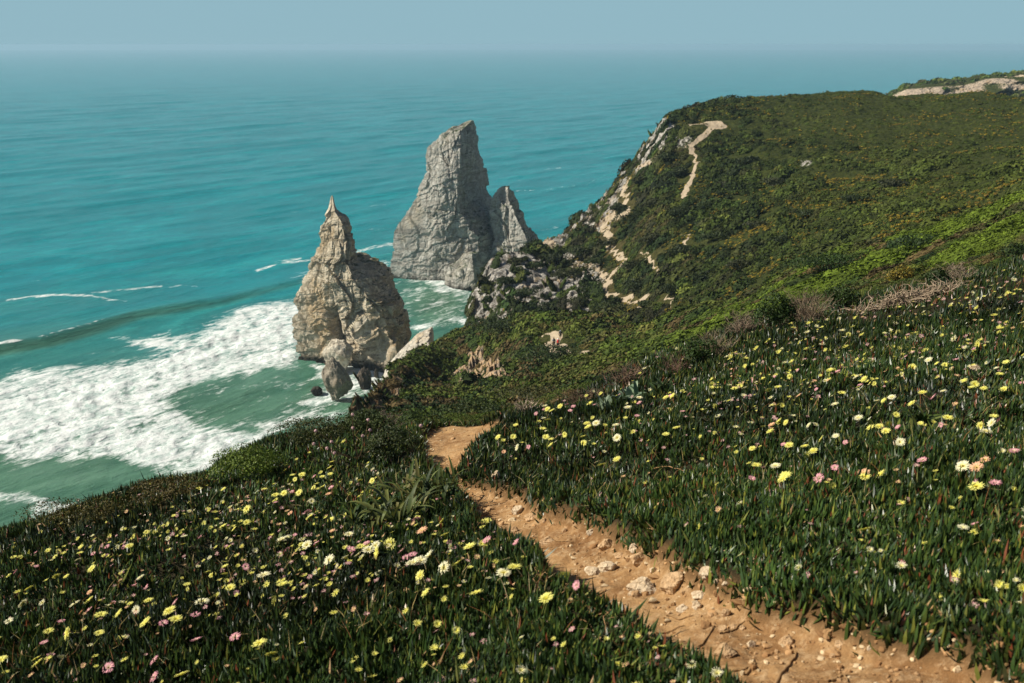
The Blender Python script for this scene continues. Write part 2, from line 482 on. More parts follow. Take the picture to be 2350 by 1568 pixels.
def polar(az0, az1, na, d_lo, d_hi, nd):
    az = np.linspace(az0, az1, na)
    u = np.linspace(0, 1, nd)
    lo = np.log(d_lo(az)) if callable(d_lo) else np.full(na, math.log(d_lo))
    hi = np.log(d_hi(az)) if callable(d_hi) else np.full(na, math.log(d_hi))
    L = lo[None]+(hi-lo)[None]*u[:, None]
    A = np.tile(az, (nd, 1)); D = np.exp(L)
    return A, D
def grid_faces(nr, nc):
    i = np.arange(nr-1)[:, None]*nc+np.arange(nc-1)[None]
    return np.stack([i, i+1, i+nc+1, i+nc], -1).reshape(-1, 4)

# near sheet, split into ground and path
A, D = polar(-AZ_R, AZ_R, 1300, 1.0, 24.0, 760)
X = D*np.sin(A); Y = D*np.cos(A)
Z = groundZ(X, Y)
_, on = near_extra(X.ravel(), Y.ravel())
V = P3(X, Y, Z); F = grid_faces(*A.shape)
fon = on[F].mean(1) > .5
def submesh(V, F):
    u, inv = np.unique(F, return_inverse=True); return V[u], inv.reshape(F.shape), u
v_, f_, u_ = submesh(V, F[~fon]); g = link(mesh_np('ground', v_, f_, M['soil'], smooth=True, attrs={'dirt': on[u_]}), 'ground'); tag(g, kind='structure', label='dark soil under the ice plant carpet on the near slope')
v_, f_, u_ = submesh(V, F[fon]); g = link(mesh_np('path', v_, f_, M['path'], smooth=True, attrs={'dirt': on[u_]}), 'path'); tag(g, kind='structure', label='orange dirt footpath winding down the flowery slope')

# trails (2350 units) on the headland and spur
TR = {
 'a': ([(1600, 272), (1640, 280), (1622, 300), (1600, 318), (1580, 335), (1590, 352), (1600, 375), (1588, 400), (1578, 430), (1572, 460)], 1.3),
 'b': ([(1510, 350), (1490, 372), (1450, 395), (1430, 430), (1438, 460), (1400, 480), (1385, 515), (1400, 545), (1412, 580), (1432, 600), (1410, 618), (1395, 640), (1400, 665), (1440, 680), (1470, 700), (1445, 735), (1428, 750)], 1.2),
 'c': ([(1325, 595), (1370, 608), (1395, 640)], .9),
 'd': ([(1440, 470), (1430, 495), (1395, 500)], 2.2),
 'e': ([(1590, 275), (1640, 272), (1650, 285)], 3.0),
 'f': ([(1465, 690), (1480, 700), (1460, 730), (1430, 748)], 1.6),
 'm': ([(1470, 590), (1500, 610), (1512, 640)], .35),
 'n': ([(1560, 540), (1575, 560), (1570, 580)], .35),
 'o': ([(1530, 700), (1548, 720)], .4),
 'q': ([(1200, 655), (1260, 640), (1300, 648)], .8),
 'g': ([(1130, 592), (1200, 568), (1260, 565)], 2.0),
}
TR_M = {
 'h': ([(1262, 757), (1280, 764), (1284, 774), (1280, 785), (1288, 796), (1300, 812)], 1.9),
 'k': ([(1250, 756), (1315, 772)], .9),
 'i': ([(1340, 812), (1350, 825)], 1.0),
}
def tr_world(T, d0):
    out = []
    for k, (p, w) in T.items():
        X_, Y_, Z_, ok = raycast(np.array([q[0] for q in p])*S, np.array([q[1] for q in p])*S, d0, 600)
        out.append(([(a, b) for a, b in zip(X_, Y_)], w))
    return out
TRW = tr_world(TR, 120)+tr_world(TR_M, 90)
def trail_mask(X, Y):
    m = np.zeros(X.shape)
    wob = fbm(P3(X/3, Y/3, X*0), 3, 61).reshape(X.shape)
    wob2 = fbm(P3(X/5, Y/5, X*0+7), 2, 67).reshape(X.shape)
    for pts, w in TRW:
        d = seg_dist(X+wob*1.2, Y+wob*1.2, pts)
        w = w*np.clip(.85+.5*wob2, .6, 1.3)
        m = np.maximum(m, 1-sstep(w*.3, w*1.1, d))
    return m
# rocky areas: (centre x, y, rx, ry, strength) in 2350 units, tested on projected position
ROCKY = [(1100, 720, 50, 60, 1.1), (1240, 655, 120, 40, .8), (1180, 600, 70, 26, .85), (1330, 720, 60, 20, .7), (1350, 610, 60, 30, .5), (1650, 600, 80, 20, .4), (1720, 480, 60, 14, .4), (1560, 670, 60, 14, .4), (1130, 660, 60, 90, 1.0), (1200, 640, 130, 70, .75), (1290, 700, 120, 30, .7), (1120, 720, 60, 40, .9), (1300, 590, 90, 40, .55), (1345, 500, 62, 40, 1.1), (1398, 455, 22, 46, .9), (1285, 552, 50, 18, .9), (1512, 290, 36, 55, 1.0), (1560, 320, 40, 26, .6), (1470, 345, 26, 60, 1.0), (1425, 410, 18, 40, .8), (1340, 640, 80, 40, .6),
         (1500, 590, 120, 60, .25), (1850, 375, 22, 12, .6), (1840, 430, 30, 12, .4), (1320, 670, 60, 30, .7)]
OUTC = [(1135, 858, 40, 26, 1.5), (1062, 868, 28, 24, 1.3), (1105, 815, 14, 18, 1.2), (1082, 828, 14, 18, 1.1), (900, 895, 40, 34, 1.0), (845, 955, 50, 34, 1.4), (1000, 880, 30, 16, .8), (880, 850, 26, 16, .9), (1000, 800, 12, 8, .5)]
def blob(px, py, L):
    m = np.zeros(px.shape)
    for x, y, rx, ry, s in L:
        q = ((px-x*S)/(rx*S))**2+((py-y*S)/(ry*S))**2
        m = np.maximum(m, s*np.exp(-q*.9))
    return m
def sheet(name, label, A, D, rockL, green_f, kind='structure'):
    X = D*np.sin(A); Y = D*np.cos(A); Z = groundZ(X, Y)
    px, py = proj(X, Y, Z)
    tr = trail_mask(X.ravel(), Y.ravel()).reshape(X.shape)
    rk = blob(px, py, rockL)
    P = P3(X, Y, Z)
    c1, c2, c3 = cells(P/2.2, 3)
    Z = Z+rk*((c1-.5)*2.4+c3*3.0).reshape(X.shape)*np.clip(rk*1.3, 0, 1)
    gy = np.gradient(Z, axis=0)/np.maximum(np.abs(np.gradient(D, axis=0)), .05)
    steep = sstep(.9, 1.8, np.abs(gy))
    rk = np.maximum(rk, steep*1.0)
    me = mesh_np(name, P3(X, Y, Z), grid_faces(*A.shape), M['hill'], attrs={'rock': rk, 'trail': tr, 'green': green_f(px, py), 'ochre': np.full(X.shape, .85 if name == 'hillside' else .0)}, smooth=False)
    o = link(me, name); tag(o, label=label, kind=kind)
    return X, Y, Z, rk, tr, px, py
def mid_hi(az): return np.maximum(np.exp(np.array([np.interp(0, [0], [k]) for k in TK_i(az, 9)])), 30)
def TK_i(az, k): return np.interp(az, TAB_AZ, TK[:, k])
dv = lambda az: np.exp(TK_i(az, 9))
de = lambda az: np.exp(TK_i(az, 13))
A, D = polar(-AZ_R, AZ_R, 1500, 24.0, dv, 420)
MID = sheet('hillside', 'green spur and slope below the near crest', A, D, OUTC, lambda px, py: .75+0*px)
A, D = polar(-AZ_R, AZ_R, 1700, dv, de, 620)
HEAD = sheet('headland', 'broad scrub covered headland dropping to the sea', A, D, ROCKY, lambda px, py: sstep(1250*S, 1700*S, px)*.8+.1)

# far headland on the right
def far_headland():
    top = [(2035, 222), (2045, 212), (2075, 196), (2120, 186), (2200, 181), (2260, 172), (2350, 163), (2480, 158), (2900, 150)]
    a = np.array(top, float); az, T = unproj(a[:, 0]*S, a[:, 1]*S)
    Aa = np.linspace(az[0], math.radians(46), 500)
    tT = np.interp(Aa, az, T); d = 880+60*np.interp(Aa, [az[0], az[-1]], [0, 1])
    rows = []
    zt = CAM_Z+tT*d
    # profile: sea, cliff foot, cliff top, slope to plateau edge, back
    prof = [(-95, None), (-78, -.036), (-30, -.0036), (-5, -.0030), (30, 0.0), (60, -.002), (140, -.03), (260, None)]
    n = 260
    s = np.linspace(0, len(prof)-1, n)
    pd = np.interp(s, range(len(prof)), [p[0] for p in prof])
    DD = d[None]+pd[:, None]; AA = np.tile(Aa, (n, 1))
    ctl = np.stack([np.full(len(Aa), -6.) if t_ is None else CAM_Z+(tT+t_)*(d+p_) for p_, t_ in prof])
    i0 = np.clip(s.astype(int), 0, len(prof)-2); w_ = (s-i0)[:, None]
    ZZ = ctl[i0]*(1-w_)+ctl[i0+1]*w_
    X = DD*np.sin(AA); Y = DD*np.cos(AA)
    r = ridged(P3(X/20, Y/20, ZZ/26), 4, 71).reshape(X.shape); cliff0 = (sstep(.4, .8, s)*(1-sstep(1.9, 2.1, s)))[:, None]
    X = X+r*2.0*cliff0; Y = Y-r*5.5*cliff0; Z = ZZ+fbm(P3(X/18, Y/18, X*0), 4, 73).reshape(X.shape)*.9
    cliff = (sstep(.4, .8, s)*(1-sstep(1.9, 2.05, s)))[:, None]*np.ones_like(X)
    px, py = proj(X, Y, Z)
    rk = cliff*(1-sstep(2225*S, 2290*S, px))*(.62+.3*fbm(P3(X/14, Y/14, Z/8), 3, 79).reshape(X.shape))+.1*cliff+.9*np.exp(-((px-2290*S)/(45*S))**2-((py-185*S)/(6*S))**2)+.6*np.exp(-((py-200*S)/(9*S))**2)*sstep(2250*S, 2330*S, px)
    me = mesh_np('far_headland', P3(X, Y, Z), grid_faces(*X.shape), M['hill'], attrs={'rock': rk, 'trail': np.where(np.abs(py-174*S) < 1.0, sstep(2280*S, 2330*S, px), 0), 'green': np.full(X.shape, .9), 'ochre': np.full(X.shape, .5)})
    tag(link(me, 'far_headland'), label='distant pale cliff headland beyond the plateau', kind='structure')
    return X, Y, Z, rk
FAR = far_headland()

# ------------------------------------------------------------------ sea
def make_sea():
    na, nd = 1150, 1000
    A, D = polar(-math.radians(60), math.radians(60), na, 120.0, 26000.0, nd)
    X = D*np.sin(A); Y = D*np.cos(A)
    px, py = proj(X, Y, 0*X); qx, qy = px/S, py/S
    # swell travels towards the lower right; crests run along direction c
    ax, ay = on_sea(0, 800*S); bx, by = on_sea(680*S, 645*S)
    c = np.array([bx-ax, by-ay]); c /= np.linalg.norm(c); nrm = np.array([-c[1], c[0]])
    along = X*c[0]+Y*c[1]; across = X*nrm[0]+Y*nrm[1]
    P = P3(along/38, across/11, X*0)
    fade = 1-sstep(1500, 5000, D)
    Z = (fbm(P, 3, 81)*.45).reshape(X.shape)+(fbm(P3(along/160, across/34, X*0), 2, 83)*1.4).reshape(X.shape)
    Z = Z*fade
    # roller
    rl = [(-700, 900), (-300, 850), (0, 800), (100, 784), (200, 757), (300, 728), (400, 712), (500, 697), (600, 670), (680, 650)]
    W = [on_sea(x*S, y*S) for x, y in rl]
    cen = np.interp(along.ravel(), [w[0]*c[0]+w[1]*c[1] for w in W], [w[0]*nrm[0]+w[1]*nrm[1] for w in W]).reshape(X.shape)
    al = [w[0]*c[0]+w[1]*c[1] for w in W]
    s = across-cen
    if nrm[1] < 0: s = -s
    amp = np.interp(along.ravel(), [al[0], al[2], al[5], al[7], al[9], al[9]+40], [3.4, 3.4, 2.7, 1.9, 1.0, 0]).reshape(X.shape)
    Z = Z+amp*np.where(s < 0, np.exp(-(s/3.8)**2), np.exp(-(s/15)**2))
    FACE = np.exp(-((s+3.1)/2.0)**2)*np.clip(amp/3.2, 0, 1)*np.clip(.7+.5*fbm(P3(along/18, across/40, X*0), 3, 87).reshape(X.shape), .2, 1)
    crest = np.exp(-((s-.4)/1.3)**2)*(.75+.5*fbm(P3(along/9, across/6, X*0), 3, 89).reshape(X.shape))*np.interp(along.ravel(), [al[1], al[2], al[4], al[5], al[6]], [1, .95, .7, .25, 0]).reshape(X.shape)
    # foam areas in picture units
    def soft(poly, w, wl=None):
        m = np.zeros(X.shape)
        bb = (qx > min(p[0] for p in poly)-80) & (qx < max(p[0] for p in poly)+80) & (qy > min(p[1] for p in poly)-60) & (qy < max(p[1] for p in poly)+60)
        x = qx[bb]; y = qy[bb]
        d = seg_dist(x, y*1.6, [(p[0], p[1]*1.6) for p in poly], True)
        d = np.where(in_poly(x, y, poly), d, -d)
        m[bb] = sstep(-w, w, d); return m
    main = [(-400, 960), (-100, 890), (0, 862), (30, 842), (130, 838), (260, 832), (380, 808), (300, 790), (255, 770), (330, 770), (450, 762), (540, 715), (620, 698), (700, 690), (690, 835), (700, 850),
            (600, 852), (520, 862), (460, 880), (420, 900), (400, 925), (470, 965), (600, 985), (640, 1000), (570, 1040), (480, 1075), (400, 1090), (350, 1085), (240, 1045), (100, 1050), (0, 1045), (-400, 1100)]
    F = soft(main, 30)*.50+soft(main, 75)*.38+.10*(fbm(P3(along/30, across/14, X*0), 3, 99).reshape(X.shape))*soft(main, 40)
    for poly, w, k in [([(620, 925), (700, 890), (760, 850), (880, 845), (900, 870), (850, 905), (790, 925), (700, 945), (640, 950)], 22, .78),
                       ([(-50, 1115), (60, 1118), (130, 1140), (200, 1150), (330, 1130), (420, 1130), (420, 1170), (130, 1180), (60, 1200), (60, 1160), (-50, 1150)], 18, .85),
                       ([(860, 600), (900, 592), (905, 625), (1010, 640), (1090, 665), (1085, 690), (1000, 690), (960, 650), (870, 640)], 16, .8),
                       ([(930, 745), (960, 738), (1015, 732), (1010, 755), (960, 765)], 10, .8),
                       ([(1020, 725), (1070, 722), (1075, 745), (1030, 750)], 8, .7),
                       ([(690, 830), (760, 830), (900, 800), (960, 770), (960, 800), (900, 850), (850, 890), (740, 870)], 16, .9),
                       ([(660, 640), (700, 615), (745, 612), (740, 655), (690, 665)], 18, .58)]:
        F = np.maximum(F, soft(poly, w*1.8)*k*.9)
    # green water with lace foam close to the shore
    lace = np.maximum(np.exp(-((qy-960)/150)**2)*sstep(1250, 700, qx), np.exp(-((qx-1000)/170)**2-((qy-690)/110)**2))
    F = np.maximum(F, .52*lace)
    # holes
    for cx, cy, rx, ry, k in [(560, 920, 120, 24, .30), (330, 955, 60, 10, .1), (180, 1085, 200, 22, .14), (1010, 790, 60, 25, .4)]:
        F -= k*np.exp(-((qx-cx)/rx)**2-((qy-cy+(qx-cx)*.15)/ry)**2)
    # thin streaks
    for pts, w, k in [([(15, 692), (60, 684), (130, 678), (210, 678), (290, 690)], 4, .85), ([(210, 672), (290, 662), (370, 652)], 3.5, .75), ([(385, 655), (420, 650), (450, 654)], 3.5, .7), ([(590, 618), (640, 602), (720, 592), (745, 592)], 4, .8),
                      ([(630, 600), (690, 590)], 3, .7), ([(820, 575), (860, 566), (900, 560)], 6, .8), ([(845, 530), (880, 528)], 3, .6), ([(550, 600), (590, 598)], 2.4, .55), ([(840, 472), (885, 470)], 2.5, .65), ([(645, 485), (700, 480), (740, 482)], 2, .5),
                      ([(1250, 388), (1285, 385)], 2.5, .7), ([(1255, 437), (1290, 432), (1320, 428)], 2, .7), ([(1345, 425), (1400, 398)], 1.8, .55), ([(1170, 418), (1200, 412)], 2, .6), ([(1240, 560), (1290, 540)], 4, .6), ([(1245, 530), (1280, 522)], 3, .6), ([(1170, 440), (1230, 436)], 2, .55), ([(450, 405), (470, 404)], 1.5, .35), ([(30, 655), (100, 640), (180, 640)], 2, .4), ([(500, 640), (560, 625)], 2, .4)]:
        bb = (qx > min(p[0] for p in pts)-40) & (qx < max(p[0] for p in pts)+40) & (qy > min(p[1] for p in pts)-30) & (qy < max(p[1] for p in pts)+30)
        d = seg_dist(qx[bb], qy[bb]*2, [(p[0], p[1]*2) for p in pts])
        F[bb] = np.maximum(F[bb], k*.84*np.exp(-(d/(w*1.8))**2))
    F = np.maximum(F, crest)
    # raised churned surf
    Z = Z+sstep(.55, 1.0, F)*(fbm(P3(X/4, Y/4, X*0), 4, 91).reshape(X.shape)*.8+.4)*(D < 700)
    # sediment green: 1 near the shore, 0 out at sea
    G = sstep(560, 900, qy+(qx-600)*.12+fbm(P3(along/120, across/60, X*0), 3, 95).reshape(X.shape)*60)
    G = np.maximum(G, np.exp(-((qx-1010)/170)**2-((qy-700)/120)**2)*1.0)
    G = np.maximum(G, np.exp(-((s+4)/6)**2)*np.clip(amp/3.6, 0, 1)*.95)
    t = NT('sea_water', .2, .14)
    t.b.inputs['IOR'].default_value = 1.33
    cA = math.atan2(c[1], c[0])
    v1 = t.mapped((1, 1, 1), (0, 0, -cA))
    def st(sx, sy, det=4, rough=.6, dist=0):
        m = t.n('Mapping'); m.inputs['Scale'].default_value = (sx, sy, 1); t.l(v1, m.inputs[0]); return t.noise(1.0, det, rough, m.outputs[0], dist)
    big = st(.006, .02, 4); medn = st(.03, .09, 5, .65); fine = st(.12, .35, 6, .7); ff = st(.5, 1.1, 4, .7)
    green = t.attr('green'); foam = t.attr('foam')
    deep = t.mix(t.ramp(medn, .3, .7), (.0008, .20, .235), (.003, .30, .31))
    deep = t.mix(t.ramp(big, .35, .65), deep, (.001, .19, .21))
    shore = t.mix(t.ramp(medn, .3, .7), (.045, .125, .07), (.10, .215, .135))
    c0 = t.mix(green, deep, shore)
    c0 = t.mix(t.math('MULTIPLY', t.ramp(fine, .62, .36), .40), c0, t.mix(.5, c0, (.0, .04, .035)))
    c0 = t.mix(t.math('MULTIPLY', t.attr('face'), .42), c0, (.028, .12, .06))  # roller front painted darker: thick water, and a steep face reflecting less sky
    # foam breakup: lacy
    lv = t.vor(1.0, (lambda m: (setattr(m.inputs['Scale'], 'default_value', (.14, .26, 1)), t.l(v1, m.inputs[0]), m.outputs[0])[2])(t.n('Mapping')), 'F1')
    br = t.math('ADD', t.math('MULTIPLY', t.math('SUBTRACT', st(.055, .13, 6, .72, 1.2), .5), 1.5), t.math('MULTIPLY', t.math('SUBTRACT', fine, .5), .95))
    br = t.math('ADD', br, t.math('MULTIPLY', t.math('SUBTRACT', ff, .5), .45))
    fm = t.ramp(t.math('ADD', foam, br), .42, .84)
    fcol = t.mix(t.ramp(t.math('ADD', t.math('MULTIPLY', fine, .6), t.math('MULTIPLY', ff, .4)), .38, .58), (.36, .46, .42), (.74, .76, .73))
    t.color(t.mix(fm, c0, fcol))
    t.l(t.math('ADD', .17, t.math('MULTIPLY', fm, .7)), t.b.inputs['Roughness'])
    t.bump(medn, .9, 1.3); t.bump(fine, 1.0, .75); t.bump(ff, .9, .16)
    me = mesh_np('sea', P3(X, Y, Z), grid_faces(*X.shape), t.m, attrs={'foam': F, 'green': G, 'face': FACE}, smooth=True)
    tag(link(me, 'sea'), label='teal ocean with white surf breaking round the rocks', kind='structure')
make_sea()

# ------------------------------------------------------------------ sea stacks
def zreg(x0, y0, sc):
    """points in a zoomed crop (source px origin, scale) -> 1024 pixel coords"""
    return lambda u, v: ((x0+u/sc)/2.44140625, (y0+v/sc)/2.44140625)
R1 = zreg(650, 250, 2.09)
def plane_pt(px, py, Y):
    x = (px-512)/FPX; y = -(py-341.5)/FPX
    dy = math.cos(PITCH)+y*math.sin(PITCH); dz = -math.sin(PITCH)+y*math.cos(PITCH)
    return x/dy*Y, CAM_Z+dz/dy*Y
def stack_mesh(L, R, Rg, base_v, mat, zbot=-5, depth=.75, back=.2, nth=420, nz=420, amp=1.0, seed=0, reg=R1, gully=None, name='rock', yoff=0, lean=0, cap=16.0, cell=7.0, strata=0.5):
    _, bpy_ = reg(0, base_v); az, T = unproj(512, bpy_); Y0 = -CAM_Z/T
    Y0 = float(Y0)+yoff
    cv = lambda pts: np.array([plane_pt(*reg(u, v), Y0) for u, v in pts])
    l, r, g = cv(L), cv(R), cv(Rg)
    ztop = max(l[:, 1].max(), r[:, 1].max())
    def f(c, z): o = np.argsort(c[:, 1]); return np.interp(z, c[o, 1], c[o, 0])
    u = np.linspace(0, 1, nz)
    z = zbot+(ztop-zbot)*u**.9
    def fz(c, dy):
        Y_ = Y0+dy; return f(c, CAM_Z-(CAM_Z-z)*Y0/Y_)*Y_/Y0
    xl, xr = f(l, z), f(r, z)
    w = np.maximum(xr-xl, .3)
    fr = cap*(1-np.exp(-depth*w/cap)); rb = 1.3*cap*(1-np.exp(-.45*w/cap))
    xl, xr, xg = fz(l, 0), fz(r, rb), fz(g, -fr)
    w = np.maximum(xr-xl, .3)
    xg = np.clip(xg, xl+.10*w, xr-.06*w)
    t = np.linspace(0, 4, nth, endpoint=False)
    Xc = np.stack([xl, xg, xr, (xl+xr)/2+lean*w, xl], 1)
    Yc = np.stack([0*w, -fr, rb, rb+back*w*.5, 0*w], 1)
    k = np.floor(t).astype(int); q = t-k
    Xs = Xc[:, k]*(1-q)+Xc[:, k+1]*q; Ys = Yc[:, k]*(1-q)+Yc[:, k+1]*q
    # bulge each side outward
    bul = np.sin(q*np.pi)*.05
    cx = (xl+xr)[:, None]/2
    nx, ny = Xs-cx, Ys-0
    nn = np.maximum(np.hypot(nx, ny), .01); nx, ny = nx/nn, ny/nn
    Xs = Xs+nx*bul*w[:, None]*.9; Ys = Ys+ny*bul*w[:, None]
    Zs = np.tile(z[:, None], (1, nth))
    sc = np.clip(w/12, .16, 1)[:, None]
    P = P3(Xs, Ys+Y0, Zs)
    Pw = P+np.stack([vnoise(P/9, seed+k)*3 for k in range(3)], 1)
    c1, c2, c3 = cells(Pw/np.array([cell, cell, cell*2.2]), seed+3)
    d1, d2, d3 = cells(Pw/np.array([cell*.3, cell*.3, cell*.75])+fbm(P/3, 2, seed+9)[:, None]*.35, seed+13)
    dip = P[:, 2]-P[:, 0]*.42+P[:, 1]*.2
    lay = dip+fbm(P/11, 4, seed+21)*2.6
    st = hsh(np.floor(lay/2.6).astype(np.int64), np.zeros(len(P), np.int64), np.zeros(len(P), np.int64), seed)-.5
    st2 = hsh(np.floor(lay/.95).astype(np.int64), np.ones(len(P), np.int64), np.zeros(len(P), np.int64), seed)-.5
    big = fbm(P/np.array([17, 17, 26]), 3, seed+31)
    rid = ridged(P/np.array([2.6, 2.6, 5.5]), 4, seed+41, .6)
    rough = fbm(P/1.6, 3, seed+47, .65)
    cra = np.exp(-np.abs(vnoise(Pw/np.array([9, 9, 24]), seed+61))*16)+.7*np.exp(-np.abs(vnoise(Pw/np.array([4.5, 4.5, 15]), seed+63))*13)
    disp = (c1-.5)*2.4+c3*2.6+(d1-.5)*.5+d3*.6+strata*(st*2.2+st2*.9)+big*2.6-np.maximum(rid, 0)*.35+rough*.16-cra*1.15
    disp = (disp*amp).reshape(Xs.shape)*sc
    if gully:
        gc = cv(gully); gx = f(gc, z)[:, None]; on = ((z > gc[:, 1].min()) & (z < gc[:, 1].max()))[:, None]
        front = (Ys < 0)
        disp = disp-on*front*5.0*np.exp(-((Xs-gx)/2.6)**2)
    Xs = Xs+nx*disp; Ys = Ys+ny*disp
    Zs = Zs+(fbm(P/5, 3, seed+51).reshape(Xs.shape))*.8*sc
    V = P3(Xs, Ys+Y0, Zs)
    i = np.arange(nz-1)[:, None]*nth+np.arange(nth)[None]; j = np.arange(nz-1)[:, None]*nth+(np.arange(nth)[None]+1) % nth
    Fq = np.stack([i, j, j+nth, i+nth], -1).reshape(-1, 4)
    V = np.vstack([V, [[xl[-1]*.5+xr[-1]*.5, Y0, z[-1]+.3]]])
    top = (nz-1)*nth+np.arange(nth)
    Ft = np.stack([top, (nz-1)*nth+(np.arange(nth)+1) % nth, np.full(nth, len(V)-1)], 1)
    return V, Fq, Ft, Y0
def merge(parts):
    Vs, Qs, Ts, n = [], [], [], 0
    for V, Q, T in parts:
        Vs.append(V); Qs.append(Q+n); Ts.append(T+n); n += len(V)
    return np.vstack(Vs), [np.vstack(Qs), np.vstack(Ts)]
# left, warm stack
L1 = [(333, 478), (326, 510), (314, 570), (292, 620), (278, 690), (268, 750), (250, 800), (232, 870), (192, 935), (160, 1020), (137, 1090), (122, 1150), (112, 1240), (128, 1290), (140, 1330)]
Rr1 = [(340, 478), (349, 510), (360, 545), (408, 578), (442, 630), (448, 700), (450, 768), (556, 796), (612, 830), (655, 880), (668, 950), (685, 1030), (700, 1080), (732, 1130), (742, 1170), (715, 1240), (690, 1330)]
G1 = [(337, 478), (350, 560), (388, 620), (400, 700), (390, 770), (415, 850), (455, 930), (510, 1000), (590, 1060), (640, 1150), (640, 1330)]
V, Q, T, Y1 = stack_mesh(L1, Rr1, G1, 1310, None, amp=.8, seed=100, strata=.9, gully=[(345, 1010), (395, 1150), (430, 1330)], cell=6.0)
sea1 = link(mesh_np('sea_stack', V, [Q, T], M['stack_warm']), 'sea_stack')
tag(sea1, 'tall warm beige sea stack with a thin pointed spire, left of the grey one', 'sea stack')
L2 = [(1030, 93), (960, 125), (870, 180), (815, 235), (800, 330), (790, 390), (765, 460), (715, 540), (680, 610), (657, 660), (640, 760), (630, 840), (640, 900)]
Rr2 = [(1060, 93), (1066, 130), (1076, 215), (1106, 290), (1130, 370), (1145, 430), (1170, 500), (1200, 620), (1225, 760), (1240, 900)]
G2 = [(1050, 93), (1000, 140), (988, 170), (988, 300), (972, 420), (976, 520), (990, 565), (1030, 600), (1040, 650), (1092, 690), (1095, 760), (1110, 800), (1125, 900)]
a = stack_mesh(L2, Rr2, G2, 905, None, amp=.72, seed=200, depth=.74, cell=9.0, strata=.7, cap=19.0)
L3 = [(1190, 432), (1155, 480), (1130, 560), (1125, 640), (1130, 760), (1130, 905)]
Rr3 = [(1245, 430), (1275, 490), (1322, 570), (1347, 640), (1378, 715), (1410, 800), (1440, 905)]
G3 = [(1236, 432), (1258, 520), (1275, 600), (1295, 650), (1315, 720), (1330, 905)]
b = stack_mesh(L3, Rr3, G3, 905, None, amp=.9, seed=230, depth=.7, nth=260, nz=260, cell=6.0, yoff=-9)
L4 = [(1010, 770), (935, 840), (915, 890), (905, 935), (905, 975)]
Rr4 = [(1080, 770), (1120, 840), (1130, 900), (1120, 960), (1110, 975)]
G4 = [(1050, 770), (1055, 850), (1060, 975)]
c = stack_mesh(L4, Rr4, G4, 962, None, amp=.5, seed=260, depth=.5, nth=220, nz=160, cell=5.0, yoff=6)
V, FF = merge([a[:3], b[:3], c[:3]])
tag(link(mesh_np('sea_stack', V, FF, M['stack_grey']), 'sea_stack'), 'massive grey sea stack with slanting top and side spur, right of the beige one', 'sea stack')

# boulders at the foot
def boulder_np(n=40, seed=0, squash=(1, 1, 1), amp=.25, cell=.8):
    """closed rough stone of unit size"""
    th = np.linspace(0, 2*np.pi, n*2, endpoint=False); ph = np.linspace(0, np.pi, n)[1:-1]
    TH, PH = np.meshgrid(th, ph)
    V = np.stack([np.cos(TH)*np.sin(PH), np.sin(TH)*np.sin(PH), np.cos(PH)], -1).reshape(-1, 3)
    V = np.vstack([V, [[0, 0, 1], [0, 0, -1]]])
    # cut by random planes for flat faces
    rg = np.random.default_rng(seed)
    r = np.full(len(V), 1.15)
    for _ in range(11):
        nrm = rg.normal(size=3); nrm /= np.linalg.norm(nrm); h = rg.uniform(.62, .95)
        dt = V@nrm
        with np.errstate(divide='ignore'): rr = np.where(dt > .05, h/np.maximum(dt, .05), 9)
        r = np.minimum(r, rr)
    c1, c2, c3 = cells(V/cell+seed, seed)
    r = r+amp*((c1-.5)*.35+c3*.6)+fbm(V*3.3, 4, seed)*amp*.3
    V = V*r[:, None]*np.array(squash)
    m = n*2; nr = n-2
    i = np.arange(nr-1)[:, None]*m+np.arange(m)[None]; j = np.arange(nr-1)[:, None]*m+(np.arange(m)[None]+1) % m
    Q = np.stack([i, i+m, j+m, j], -1).reshape(-1, 4)
    t0 = np.stack([np.arange(m), (np.arange(m)+1) % m, np.full(m, nr*m)], 1)
    b0 = (nr-1)*m; t1 = np.stack([b0+(np.arange(m)+1) % m, b0+np.arange(m), np.full(m, nr*m+1)], 1)
    return V, Q, np.vstack([t0, t1])
def shore_rock(u0, u1, v0, v1, seed, mat, label, group=None, tilt=0, dpt=.8, reg=R1, pointed=0, name='boulder'):
    """boulder filling the crop box u0..u1, v0..v1, standing on the sea at v1"""
    pxm, pyb = reg((u0+u1)/2, v1); az, T = unproj(pxm, pyb); Y = float(-CAM_Z/T*math.cos(az))
    xa, zt = plane_pt(*reg(u0, v0), Y); xb, _ = plane_pt(*reg(u1, v0), Y); _, zb = plane_pt(*reg(u0, v1), Y)
    w = (xb-xa)/2; h = zt/2+1.2
    V, Q, T_ = boulder_np(44, seed, (1, 1, 1), .3, .7)
    if pointed: s = 1-.45*np.clip(V[:, 2], 0, 1)*pointed; V[:, 0] *= s; V[:, 1] *= s
    V = V*np.array([w, w*dpt, h])*1.02
    V[:, 0] += V[:, 2]*tilt
    o = link(mesh_np(name, V, [Q, T_], mat), name, loc=((xa+xb)/2, Y+w*dpt*.8, h-2.0))
    return tag(o, label, 'rock', group)
shore_rock(282, 432, 1248, 1385, 5, M['boulder_pale'], 'pale cream boulder leaning on the foot of the beige sea stack', dpt=.9)
shore_rock(272, 418, 1345, 1522, 8, M['boulder_grey'], 'upright pointed grey boulder standing in the surf before the beige stack', tilt=-.1, pointed=.7)
shore_rock(458, 535, 1375, 1450, 12, M['rock_dark'], 'dark rounded boulder in the foam, right of the upright pointed one', pointed=.5)
shore_rock(523, 572, 1308, 1345, 14, M['rock_dark'], 'small dark brown rock at the shaded foot of the beige stack')
shore_rock(548, 572, 1368, 1388, 15, M['rock_dark'], 'tiny black rock in white foam between the dark boulder and the slab', dpt=1)
